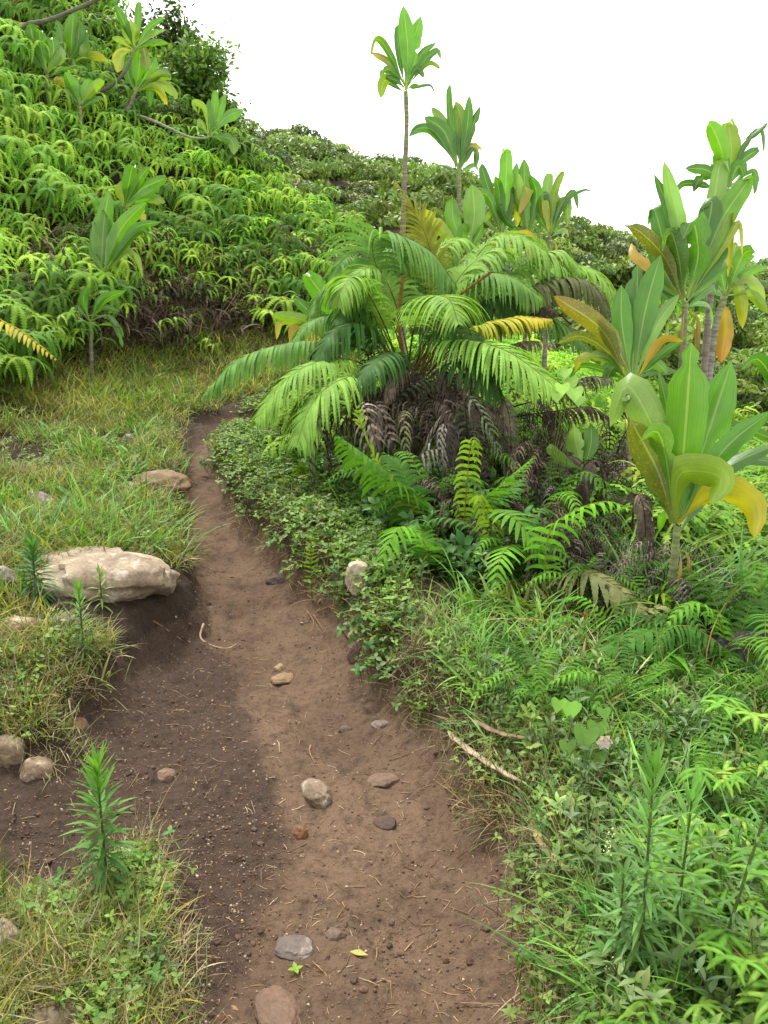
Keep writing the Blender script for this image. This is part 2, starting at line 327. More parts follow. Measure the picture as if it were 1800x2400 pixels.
# ------------------------------------------------------------------ ground sheet and path
def build_ground():
    ys = np.concatenate([np.arange(-4, .9, .15), np.arange(.9, 3.4, .010), np.arange(3.4, 5, .016), np.arange(5, 12, .04), np.arange(12, 50, .3), np.geomspace(50, 1500, 30)])
    us = np.concatenate([np.linspace(-1.6, -.62, 30), np.linspace(-.6, .6, 640), np.linspace(.62, 1.6, 30)])
    Yg, Ug = np.meshgrid(ys, us, indexing='ij'); Xg = Ug*(np.maximum(Yg, 0)*.92+.45+.6*np.maximum(-Yg, 0)*0)
    Xg = np.where(Yg < 0, Ug*3.2*np.minimum(1, .15-Yg)+Ug*.45, Xg) if False else Ug*(np.sqrt(Yg*Yg*.85+.35))
    Zg = H(Xg, Yg, True); d = pathd(Xg, Yg); lo = loosez(Xg, Yg)
    V = np.stack([Xg, Yg, Zg], -1).reshape(-1, 3); nx = len(us)
    i = (np.arange(len(ys)-1)[:, None]*nx+np.arange(nx-1)[None, :])
    Q = np.stack([i, i+1, i+nx+1, i+nx], -1).reshape(-1, 4)
    dm = (.25*(d[:-1, :-1]+d[1:, :-1]+d[:-1, 1:]+d[1:, 1:])).ravel()
    C = np.stack([lo, lo*0, lo*0, lo*0+1], -1).reshape(-1, 4)
    for nm, sel, mat in (('ground', dm <= 0, M_ground), ('dirt_path', dm > 0, M_path)):
        q = Q[sel]; idx, inv = np.unique(q, return_inverse=True)
        o = link(nm, mesh_from(nm, V[idx], inv.reshape(-1, 4), C[idx], mat))
        if nm == 'ground': tag(o, 'dark soil hillside ground under the grass and ferns', 'ground', kind='structure')
        else: tag(o, 'narrow bare brown dirt trail winding up between the plants', 'path', kind='structure')
build_ground()
# ------------------------------------------------------------------ palettes
LIME = lin(165,215,75); FRESH = lin(120,190,70); MIDG = lin(85,150,62); DEEP = lin(52,105,48); OLIVE = lin(120,135,60); YEL = lin(212,208,62); ORANGE = lin(208,178,68)
STRAW = lin(200,175,125); BROWN = lin(95,70,58); GREYB = lin(110,95,95); PURP = lin(78,60,60)
# ------------------------------------------------------------------ ti plants
WT = [0,.1,.2,.36,.58,.78,.9,.96,1]; WV = [.17,.13,.26,.76,1,.88,.58,.3,.03]
def ti_leaf(parent, org, pts, wid, c, tip=None, spots=0., twist=0., seg=18, droopy=False):
    P = curve(pts, seg); T = tang(P); view = nrm(P-CAM)
    S = nrm(np.cross(T, view)); S = nrm(blend_frames(S, T)); S = rot(S, T, twist)
    t = np.linspace(0, 1, seg); w = np.interp(t, WT, WV)*wid; w = w*(1+rng.normal(0, .035, seg)*(t > .3))*(1-.5*(rng.random(seg) < .025))
    c = jit(c, .12); C = np.tile(c, (seg, 1))
    stem = lin(160,185,95); k = np.clip(1-t/.22, 0, 1)[:, None]; C = C*(1-.6*k)+stem*.6*k
    if tip is not None:
        k = np.clip((t-.35)/.65, 0, 1)[:, None]**1.3; C = C*(1-k)+np.asarray(tip)*k
    C = np.hstack([C, np.full((seg, 1), spots)])
    m = MB(); ribbon(m, P, S, w, C, 9, .30, None, rng.uniform(.06, .24))
    o = obj('leaf', m, M_ti, parent, org); add_lu(o.data, seg, 9)
    return o
def blend_frames(S, T):
    out = S.copy()
    for i in range(1, len(S)):
        s = out[i-1]-T[i]*np.dot(out[i-1], T[i]); s = s/max(np.linalg.norm(s), 1e-6)
        d = out[i] if np.dot(out[i], s) >= 0 else -out[i]
        out[i] = s*.75+d*.25; out[i] /= np.linalg.norm(out[i])
    return out
G1 = lin(112,178,58); G2 = lin(92,155,55); G3 = lin(84,142,52); PALE = lin(142,192,112); YG = lin(150,192,66)
def ti_plant(label, Y, base, crown, stem, leaves, fillers=4, flen=.5, rad=.02, group='ti plants along the trail', trunkcol=(150,135,120), ground=True, tipcol=None, dead=0):
    if ground and base[0] < 400: Y = float(gp(crown[0], crown[1]+30, 5)[1])-.55     # stands on the bank with its crown close to the slope
    cp = P3(crown[0], crown[1], Y)
    if ground:
        b = P3(base[0], base[1], Y); b[2] = hz(b[0], b[1])-.03
    else: b = P3(base[0], base[1], Y)
    t = thing('ti_plant', label, 'ti plant', b, group)
    mids = [P3(x, y, Y+dy) for x, y, dy in stem]
    pts = [b]+mids+[cp]
    P = curve(pts, 24); k = np.linspace(0, 1, 24)
    r = rad*(1.25-.45*k); r = r*(1+.08*np.sin(np.arange(24)*2.1))
    m = MB(); tc = lin(*trunkcol); top = lin(140,160,85); C = tc[None]*(1-k[:, None]**6)+top[None]*k[:, None]**6
    tube(m, P, r, C, 8); obj('trunk', m, M_bark, t, b)
    ax = nrm(P[-1]-P[-3])
    for L in leaves:
        pp, wpx = L[0], L[1]; c = L[2] if len(L) > 2 else G1; o = L[3] if len(L) > 3 else {}
        dz = o.get('d', rng.uniform(-.25, .25)); n = len(pp)
        pl = sum(math.hypot(pp[i+1][0]-pp[i][0], pp[i+1][1]-pp[i][1]) for i in range(n-1))*mpp(Y)
        pts = [P3(x, y, Y+dz*pl*(i/(n-1))) for i, (x, y) in enumerate(pp)]
        if len(pts) == 3 and Y > 4.5 and rng.random() < .4:
            e = pts[2]-pts[1]; el_ = np.linalg.norm(e); sd = nrm(np.cross(e, nrm(pts[2]-CAM)))*rng.choice([-1, 1]); pts[2] = pts[2]-e*.04; pts.append(pts[2]+sd*el_*.14-UP*el_*rng.uniform(.02, .16)-nrm(pts[2]-CAM)*el_*.12)
        lf = ti_leaf(t, b, pts, (wpx if wpx < 45 else 45+(wpx-45)*.8)*.5*mpp(Y), c, o.get('tip'), o.get('s', .0), o.get('tw', rng.uniform(-.45, .45)))
        if o.get('lab'): lf['label'] = o['lab']
    for i in range(fillers):
        az = i*2.4+rng.uniform(0, .8); el = rng.uniform(.1, 1.1); L = flen*rng.uniform(.7, 1.05)
        d = np.array([math.cos(az)*math.cos(el), abs(math.sin(az))*math.cos(el)*.9+.1, math.sin(el)])
        p0 = cp-ax*rng.uniform(0, .06); p1 = p0+d*L*.5; p2 = p0+d*L*.85-UP*L*.12*(1.2-el); p3 = p0+d*L*1.0-UP*L*.4*(1.3-el)
        ti_leaf(t, b, [p0, p1, p2, p3], L*.075, [G2, G3, G1][i % 3], tipcol, .15, rng.uniform(-.8, .8), 14)
    for i in range(dead):      # withered leaves hanging against the stem
        az = rng.uniform(0, 6.28); L = flen*rng.uniform(.5, .8); d = np.array([math.cos(az), math.sin(az), 0])
        p0 = cp-ax*rng.uniform(.03, .15); p1 = p0+d*.08-UP*.05; p2 = p0+d*.1-UP*L
        lf = ti_leaf(t, b, [p0, p1, p2], L*.05, lin(175,150,85), lin(125,100,75), 0, rng.uniform(-1, 1), 12); lf['label'] = 'withered brown hanging leaf'
    return t
y_ = {'tip': YEL, 's': .6}; ysp = {'s': 1.0}
ti_plant('tallest ti plant with a thin bare pole trunk against the sky', 9.5, (946,840), (951,214), [(944,620,0),(947,450,0),(953,300,0)], [
 ([(951,212),(956,120),(945,14)],36,G1,{'tw':.1}), ([(953,207),(966,110),(986,38)],34,G1,{'tw':-.2}), ([(948,202),(937,140),(930,62)],17,G3),
 ([(948,200),(915,130),(885,92),(868,132)],18,G2,{'tip':YG}), ([(946,196),(912,146),(868,122)],15,G3,{'tip':ORANGE}), ([(946,205),(926,182),(900,192),(893,230)],26,YG),
 ([(957,196),(985,130),(1022,100)],15,G2), ([(957,197),(995,142),(1025,118),(1033,140)],16,G2), ([(957,200),(1000,150),(1029,158)],11,G3,{'tip':YG}), ([(955,207),(970,202),(983,204)],11,G3),
 ([(946,192),(915,165),(898,168),(891,182)],16,G2,{'tip':YG}), ([(955,200),(975,160),(992,178)],14,G3), ([(947,205),(930,190),(905,180)],15,G2)], 3, .4, .028)
ti_plant('mid-height ti plant with a bare stem right of the tallest one', 10, (1072,700), (1074,395), [(1073,560,0),(1076,450,0)], [
 ([(1074,395),(1056,290),(1052,203)],17,G2), ([(1075,395),(1083,300),(1070,243)],32,G2,{'s':1.,'tip':YG}), ([(1078,395),(1096,290),(1100,224)],22,G2), ([(1078,392),(1106,300),(1126,249)],18,G3),
 ([(1070,390),(1042,310),(995,274)],36,G2,{'tw':.2}), ([(1070,388),(1022,312),(985,300),(958,320)],22,G3), ([(1073,395),(1062,330),(1075,312),(1082,335)],24,G2),
 ([(1078,395),(1100,345),(1131,349)],15,G2,{'tip':ORANGE}), ([(1080,392),(1105,348),(1118,356),(1115,394)],18,G3), ([(1068,392),(1046,300),(1014,254)],22,PALE), ([(1076,395),(1080,330),(1088,268)],26,G2)], 3, .45, .032)
for lab, base, cr, lv in (
 ('ragged yellowing ti plant left in the cluster on the slope top', (1178,640), (1176,552), [([(1176,550),(1150,460),(1128,386)],24,G2),([(1176,550),(1185,440),(1187,350)],34,G1),([(1178,550),(1205,450),(1212,380)],28,G1),([(1174,550),(1150,470),(1130,455),(1122,500)],22,G2),([(1176,550),(1165,470),(1180,430),(1195,470)],26,OLIVE,y_),([(1176,550),(1200,480),(1215,500),(1205,540)],20,YG,y_),([(1174,550),(1155,500),(1135,520)],16,YG),([(1178,548),(1170,450),(1160,412)],24,G2),([(1178,548),(1190,490),(1195,440)],22,G3)]),
 ('broad-leaved ti plant in the middle of the ragged cluster', (1238,640), (1236,548), [([(1236,548),(1230,450),(1228,372)],34,G1),([(1238,548),(1258,460),(1242,410)],28,G2),([(1236,548),(1212,470),(1205,440),(1190,500)],24,G2,y_),([(1238,548),(1265,470),(1285,455),(1295,520)],24,G2),([(1236,548),(1225,480),(1240,440),(1215,505)],24,YG,{'tip':ORANGE}),([(1236,548),(1250,500),(1262,440)],24,G1),([(1237,548),(1220,440),(1205,400)],22,PALE),([(1236,548),(1190,520),(1170,480)],18,G3)]),
 ('wind-torn ti plant at the right end of the ragged cluster', (1286,640), (1288,552), [([(1288,552),(1300,450),(1320,400)],18,YG),([(1288,552),(1282,460),(1290,405)],26,PALE),([(1290,552),(1320,480),(1345,450),(1356,498)],13,G2),([(1288,552),(1310,490),(1328,470),(1330,530)],24,G2,{'tip':YG}),([(1290,552),(1330,470),(1370,445),(1388,450)],8,G3),([(1288,552),(1270,490),(1275,470),(1285,540)],18,YG,y_),([(1288,550),(1305,500),(1302,460),(1292,540)],20,YG,y_),([(1288,550),(1260,500),(1255,470)],20,G2)])):
    ti_plant(lab, 11, base, cr, [], lv, 3, .45, .03, tipcol=YG, dead=2)
ti_plant('ti plant with an upright pale pair and one yellow leaf above the big fern', 8.6, (1098,760), (1098,582), [], [
 ([(1100,580),(1112,500),(1106,432)],54,PALE,{'tw':.05}), ([(1092,580),(1064,520),(1060,470)],36,G1), ([(1088,592),(1042,545),(994,490)],30,YG,{'tip':YEL,'lab':'yellowing leaf reaching left'}), ([(1096,580),(1086,545),(1096,530)],26,G1), ([(1106,580),(1125,545),(1132,530)],20,G1), ([(1100,582),(1120,470),(1125,450)],30,G1,{'d':.3}), ([(1110,590),(1180,560),(1235,545),(1255,565)],14,ORANGE,{'lab':'orange dying leaf'})], 3, .4, .025)
ti_plant('highest ti plant of the right group, rising behind the others', 6.4, (1655,900), (1706,442), [(1665,690,0),(1695,540,0)], [
 ([(1704,440),(1690,350),(1664,290)],38,G1), ([(1708,440),(1714,350),(1708,284)],44,YG,{'tw':.1}), ([(1712,436),(1742,345),(1798,290)],13,G3), ([(1712,432),(1748,335),(1785,305),(1791,362)],11,G3), ([(1710,432),(1738,378),(1778,350)],26,G3,{'tip':G2}),
 ([(1707,440),(1730,390),(1742,408)],30,G2), ([(1703,438),(1660,400),(1606,394)],24,G2), ([(1702,438),(1668,410),(1640,420),(1625,450)],24,G3), ([(1706,440),(1690,385),(1680,350)],38,G1), ([(1712,436),(1765,400),(1770,450)],13,G2)], 8, .36, .026)
ti_plant('large dense ti plant of the right group with spotted dark leaves', 5.6, (1596,960), (1606,705), [(1600,820,0)], [
 ([(1605,695),(1594,540),(1556,378)],38,PALE,{'tw':.1}), ([(1600,695),(1568,500),(1533,408)],26,G3), ([(1612,695),(1664,520),(1690,374)],50,PALE), ([(1618,695),(1690,520),(1757,418)],58,G1,{'tw':.1}), ([(1614,695),(1652,560),(1668,472),(1640,490)],62,G2,{'tw':0}),
 ([(1601,695),(1562,590),(1532,488),(1518,530)],40,G2), ([(1598,702),(1562,610),(1502,545),(1463,528)],38,OLIVE,ysp), ([(1610,700),(1636,600),(1624,520),(1600,560)],64,G2,{'s':.3,'tw':0}), ([(1602,697),(1592,610),(1572,545),(1552,590)],52,G2,ysp), ([(1596,702),(1560,640),(1530,570)],44,G3,{'s':.8}),
 ([(1616,695),(1680,560),(1714,500),(1706,650)],20,YG,{'tip':YEL}), ([(1618,695),(1700,570),(1735,520),(1740,600)],18,YG,y_), ([(1606,700),(1580,610),(1560,575)],56,G2,{'tw':0}), ([(1612,700),(1680,600),(1690,560)],44,G2), ([(1598,705),(1545,640),(1490,600),(1480,570)],30,ORANGE,{'lab':'orange withered leaf','d':.5})], 10, .46, .024, dead=3)
ti_plant('ti plant with broad upright deep green leaves beside the big fern', 5.2, (1484,1000), (1482,885), [], [
 ([(1481,885),(1492,720),(1494,620)],72,G2,{'tw':0}), ([(1486,885),(1512,730),(1548,598)],64,G2,{'tw':.1}), ([(1478,885),(1458,760),(1456,668)],50,G2), ([(1490,883),(1542,760),(1592,690)],36,PALE), ([(1470,893),(1412,775),(1298,694)],48,OLIVE,{'s':1.,'tip':lin(140,120,50),'lab':'dull spotted leaf leaning left'}),
 ([(1470,897),(1430,830),(1362,788),(1306,806)],28,OLIVE,ysp), ([(1475,897),(1422,838),(1362,840),(1348,872)],26,G1,y_), ([(1490,892),(1550,800),(1602,800)],22,ORANGE), ([(1490,892),(1545,835),(1612,786)],20,G2), ([(1480,890),(1440,800),(1400,740)],38,OLIVE,ysp), ([(1488,890),(1530,850),(1560,870)],30,G1), ([(1476,892),(1440,860),(1420,900)],30,G2)], 5, .4, .02)
ti_plant('ti plant with yellowing drooping leaves low at the right edge', 6.7, (1650,920), (1700,690), [(1672,800,0)], [
 ([(1700,690),(1690,640),(1672,600)],34,G1), ([(1702,690),(1730,620),(1770,600)],30,G1), ([(1704,690),(1750,640),(1798,625)],22,G1), ([(1702,690),(1745,650),(1775,670),(1790,720)],36,YG), ([(1700,690),(1715,650),(1735,690),(1740,770)],30,YG,y_), ([(1698,690),(1680,660),(1665,700),(1662,760)],26,G2), ([(1704,692),(1760,690),(1800,735)],24,YG), ([(1700,690),(1690,700),(1700,760),(1690,850)],40,ORANGE,{'tip':lin(190,125,60),'lab':'large orange dead leaf hanging down'}), ([(1702,688),(1720,600),(1725,570)],34,PALE), ([(1704,690),(1740,600),(1768,585)],36,G1)], 9, .42, .03, dead=3, trunkcol=(175,165,160))
ti_plant('big near ti plant with broad glossy leaves and two curled yellow ones', 3.7, (1568,1500), (1588,1232), [(1574,1380,0)], [
 ([(1586,1225),(1606,1010),(1620,803)],112,G1,{'tw':0,'d':-.05}), ([(1592,1222),(1652,1040),(1714,848)],104,G1,{'tw':.1,'d':.1}), ([(1576,1222),(1548,1050),(1472,905),(1430,1000)],92,PALE,{'s':.5,'tw':0}), ([(1576,1226),(1544,1110),(1478,985)],92,OLIVE,{'s':1.,'tw':0,'d':-.1}), ([(1585,1222),(1570,1000),(1543,868)],36,G2,{'d':.3}),
 ([(1584,1226),(1588,1120),(1634,1104),(1690,1122),(1668,1180)],96,YG,{'s':.6,'tw':.15,'d':-.35,'lab':'curled yellow-green leaf folding over'}), ([(1588,1228),(1650,1170),(1705,1150),(1762,1188),(1768,1262)],84,YEL*.9,{'s':.5,'tw':.5,'d':-.4,'lab':'bright yellow leaf drooping right'}), ([(1595,1218),(1692,1060),(1808,962)],52,G2), ([(1595,1218),(1700,1100),(1822,1040)],42,G3), ([(1595,1218),(1705,1085),(1840,1085)],34,G3,{'d':.3}), ([(1580,1226),(1562,1080),(1540,1012),(1502,1032)],66,G1,{'s':.5,'tw':.1,'d':-.25}), ([(1582,1226),(1560,1150),(1545,1100)],60,G2,{'tw':0}), ([(1586,1226),(1600,1150),(1606,1080)],70,G2,{'tw':.2,'d':.1})], 3, .5, .02, trunkcol=(140,150,95), dead=2)
ti_plant('ti plant cut by the right edge with grey-green leaf tips', 4.1, (1872,1180), (1866,1030), [], [
 ([(1866,1030),(1822,910),(1776,842),(1738,868)],44,G3), ([(1866,1030),(1826,880),(1775,832)],36,PALE), ([(1866,1030),(1840,900),(1800,850)],36,G2), ([(1866,1030),(1900,900),(1930,840)],40,G2), ([(1866,1030),(1930,960),(1990,950)],36,G2)], 2, .4, .02)
ti_plant('ti plant with yellow lower leaves left of the big fern', 9.9, (788,900), (786,816), [], [
 ([(785,814),(772,720),(718,640)],50,G1,{'tw':0}), ([(790,814),(794,700),(778,628)],38,G1), ([(780,814),(732,740),(690,698)],26,G2), ([(778,815),(722,755),(638,738)],26,YG), ([(778,816),(742,756),(662,752),(648,796)],22,YG,y_), ([(775,818),(722,788),(676,804)],30,YEL*.9,{'tip':ORANGE,'lab':'yellow dying leaf'}), ([(788,814),(802,740),(812,688)],30,G2), ([(783,815),(752,745),(742,722)],30,G1), ([(780,818),(730,790),(690,770),(684,815)],24,ORANGE), ([(790,815),(815,770),(822,740)],28,G2)], 3, .4, .03)
ti_plant('fresh green ti plant standing out on the left fern bank', 9.0, (236,760), (236,655), [], [
 ([(236,652),(243,530),(256,446)],38,G1,{'tw':0}), ([(233,652),(237,570),(243,500)],46,G1,{'tw':0}), ([(240,650),(282,540),(342,474)],36,G1), ([(240,648),(266,580),(272,546),(304,562)],36,PALE), ([(244,648),(312,540),(378,520)],20,G2), ([(242,650),(290,575),(330,540),(360,560)],18,G2), ([(232,652),(225,580),(228,520)],30,G2), ([(240,652),(290,590),(320,600),(335,650)],16,YG)], 2, .35, .025)
ti_plant('ti plant just behind the fresh green one on the bank', 10.0, (292,560), (292,490), [], [
 ([(291,486),(302,430),(311,388)],30,G1), ([(290,484),(290,450),(304,430)],40,YG,{'tw':0}), ([(292,484),(330,445),(388,416)],26,G1), ([(295,485),(342,462),(382,472)],24,YG), ([(291,484),(320,430),(346,394)],20,G1), ([(294,486),(350,450),(372,440)],26,G1), ([(296,488),(322,490),(340,520)],22,YEL)], 2, .3, .02)
ti_plant('ti plant turned up at the tip of a bent bare stem', 12.6, (285,258), (490,320), [(360,284,-.1),(440,320,-.2),(478,324,-.1)], [
 ([(490,318),(502,262),(505,212)],18,G1), ([(492,316),(512,265),(528,220)],20,G1), ([(494,316),(530,275),(572,256)],26,G1), ([(488,314),(480,255),(455,240),(463,265)],14,YG), ([(495,320),(530,322),(546,335),(548,362)],26,G2,{'tip':YG}), ([(493,318),(522,326),(562,345)],16,YG), ([(490,318),(492,270),(490,235)],16,G2), ([(488,318),(470,285),(468,300)],14,YG)], 2, .3, .02, ground=False, trunkcol=(165,165,140))
for lab, Y, base, cr, st, lv in (
 ('ti plant with two standing blades at the upper left corner', 11.4, (108,230), (110,172), [], [([(110,170),(98,120),(92,70)],30,G1),([(112,170),(126,120),(122,88)],34,G1),([(110,170),(85,120),(70,60)],34,G3),([(113,170),(140,130),(138,110)],28,PALE),([(108,170),(80,130),(55,110)],24,G2)]),
 ('ti plant with a fan of upright blades near the top left', 12.0, (165,230), (165,142), [], [([(163,140),(148,100),(135,55)],24,G1),([(165,140),(168,90),(172,30)],34,G1),([(167,140),(182,100),(186,45)],28,G2),([(168,140),(195,110),(198,70)],22,G2),([(166,142),(195,140),(200,105)],26,PALE),([(168,144),(215,132),(250,138)],20,YG,y_),([(166,146),(205,148),(232,164)],20,G1),([(165,146),(190,160),(195,170)],24,G1)]),
 ('ti plant with short broad leaves low in the upper left', 11.2, (188,300), (187,246), [], [([(186,244),(170,205),(152,168)],30,G1),([(188,244),(176,215),(172,190)],38,G1),([(190,244),(205,215),(216,192)],32,G1),([(186,246),(165,215),(148,210)],24,G2),([(190,244),(225,200),(245,190)],22,YG),([(188,244),(160,200),(130,185)],18,YEL)])):
    ti_plant(lab, Y, base, cr, st, lv, 3, .35, .025)
ti_plant('ti plant on an upcurving dark stem against the sky, top left', 12.2, (195,232), (314,118), [(255,205,0),(295,165,0)], [
 ([(314,116),(298,70),(268,8)],20,G2), ([(314,116),(322,60),(325,4)],16,G1), ([(314,116),(308,80),(304,48)],38,YG,{'tw':0}), ([(316,116),(350,65),(386,40)],14,G1), ([(316,116),(360,100),(396,102)],14,G1), ([(313,116),(285,95),(262,88)],14,YG), ([(318,114),(355,80),(388,70)],12,PALE), ([(316,117),(335,110),(345,160)],22,OLIVE,{'tip':YG}), ([(312,118),(285,130),(275,170)],22,YG,y_), ([(312,118),(290,120),(262,140)],18,YEL)], 2, .3, .022, ground=False, trunkcol=(110,105,95))
ti_plant('leafy ti plant below the upcurving stem at the top left', 12.4, (296,262), (318,214), [(308,240,0)], [
 ([(318,212),(326,160),(330,112)],34,G1), ([(320,212),(352,160),(366,134)],28,G1), ([(322,212),(370,178),(402,182)],20,YG), ([(322,213),(375,195),(412,222)],22,YG), ([(320,214),(365,205),(392,246)],20,YG,y_), ([(318,214),(340,190),(350,215),(352,250)],18,G2), ([(316,214),(300,170),(312,130)],26,G2), ([(322,212),(375,170),(398,178)],18,G2)], 2, .3, .022, ground=False)
ti_plant('dark drooping ti plant low on the shaded bank face', 8.8, (208,800), (212,752), [], [
 ([(212,752),(245,705),(296,680)],20,G2), ([(212,752),(235,700),(262,690)],16,G3), ([(210,752),(195,705),(205,672)],20,G3), ([(212,752),(250,740),(276,770),(288,815)],16,G2), ([(212,752),(240,720),(280,730)],14,G3), ([(210,752),(180,720),(178,745)],14,G3)], 2, .3, .02)
ti_plant('young pale ti plant half hidden in shade under the dead fronds', 5.0, (1368,1180), (1368,1100), [], [
 ([(1368,1100),(1350,1040),(1345,1000)],46,PALE), ([(1370,1100),(1385,1040),(1386,998)],38,G2), ([(1366,1102),(1320,1080),(1284,1046)],30,PALE)], 1, .25, .015)
# ------------------------------------------------------------------ fronds
PT = [0,.12,.4,.7,.9,1]; PVAL = [.5,.8,1,.8,.4,.06]
def frond(m, pts, npin, plen, pw, c, rc=None, ang=68, droop=.5, teeth=7, t0=.22, roll=0., rr=.006, zig=.45, tipc=None, fold=0., curl=0., prof=None, base_round=.55, miss=0., lift=.15):
    P = curve(pts, 48); T = tang(P); n = len(P)
    ref = np.tile(UP, (n, 1)); NN = ref-T*np.sum(ref*T, 1, keepdims=True)
    bad = np.linalg.norm(NN, axis=1) < .35
    if bad.any(): NN[bad] = (nrm(CAM-P)-T*np.sum(nrm(CAM-P)*T, 1, keepdims=True))[bad]
    NN = nrm(NN); S = blend_frames(np.cross(T, NN), T); NN = np.cross(S, T)
    if roll: S = rot(S, T, roll); NN = rot(NN, T, roll)
    k = np.linspace(0, 1, n); rc = jit(rc if rc is not None else lin(130,125,60), .1)
    tube(m, P, rr*(1-.8*k), rc, 4)
    c = np.asarray(c, float)
    for i in range(npin):
        tt = (i+.5)/npin; f = (t0+(1-t0)*tt)*(n-1); j = min(int(f), n-2); a = f-j
        p = P[j]*(1-a)+P[j+1]*a; tg = nrm(T[j]*(1-a)+T[j+1]*a); s = nrm(S[j]*(1-a)+S[j+1]*a); nn = np.cross(s, tg)
        L = plen*np.interp(tt, PT, PVAL if prof is None else prof)
        for sd in (-1, 1):
            if miss and rng.random() < miss: continue
            an = R(ang*(1-.35*tt)+rng.uniform(-5, 5))
            d = s*sd*math.sin(an)+tg*math.cos(an)+nn*(lift+fold)
            d = nrm(d+rng.normal(0, .05, 3)); ns = 2*teeth+1
            q = np.zeros((ns, 3)); q[0] = p; dr = droop*rng.uniform(.75, 1.25); st = L*rng.uniform(.9, 1.08)/(ns-1)
            dd = np.zeros((ns, 3)); dd[0] = d
            for e in range(1, ns):
                w = e/(ns-1); d = nrm(d+(-UP)*dr*2.2/(ns-1)*(.4+w)+tg*curl*2/(ns-1)); q[e] = q[e-1]+d*st; dd[e] = d
            sv = nrm(tg-dd*np.sum(tg*dd, 1, keepdims=True))
            e = np.arange(ns)/(ns-1); w = np.interp(e, [0,.08,.5,.85,1], [base_round,1,.85,.45,.04])*pw*.5*(.4+.6*L/plen)
            w = w*np.where(np.arange(ns) % 2 == 1, 1, 1-zig)
            cc = jit(c, .12)
            if tipc is not None: cc = cc*(1-tt)+np.asarray(tipc)*tt
            ribbon(m, q, sv, w, cc, 3, .2)
def px_frond(Y, spec): return [P3(x, y, Y+d) for x, y, d in spec]
# --- the big fern in the middle
fb = np.array([*P3(965, 1080, 6.3)[:2], 0]); fb[2] = hz(fb[0], fb[1])-.03
tf = thing('tree_fern', 'big arching tree fern with long comb-like fronds beside the trail bend', 'fern', fb)
m = MB(); top = P3(960, 880, 6.3)
for k in range(3):
    o = np.array([[0,0,0],[.22,.12,-.05],[-.2,.15,-.12]][k]); P = curve([fb+o*1.2, (fb+top)/2+o+[.03,.02,0], top+o], 12)
    tube(m, P, .10*(1+.18*np.sin(np.arange(12)*2.7+k)), lin(62,46,40), 11)
for k in range(420):     # fibrous old stalk stubs round the trunks
    t = rng.random(); o = np.array([[0,0,0],[.22,.12,-.05],[-.2,.15,-.12]][k % 3]); a = rng.uniform(0, 6.28); c0 = fb+(top-fb)*t+o
    p = c0+np.array([math.cos(a), math.sin(a), 0])*.1
    tube(m, curve([p, p+np.array([math.cos(a)*.03, math.sin(a)*.03, rng.uniform(-.1, .1)])], 3), [.006,.005,.002], jit(lin(75,55,46), .3), 4)
obj('trunk', m, M_bark, tf, fb)
FG = lin(150,203,108); FG2 = lin(126,182,106); FGD = lin(82,132,80); FY = lin(185,205,80); FGREY = lin(120,130,105)
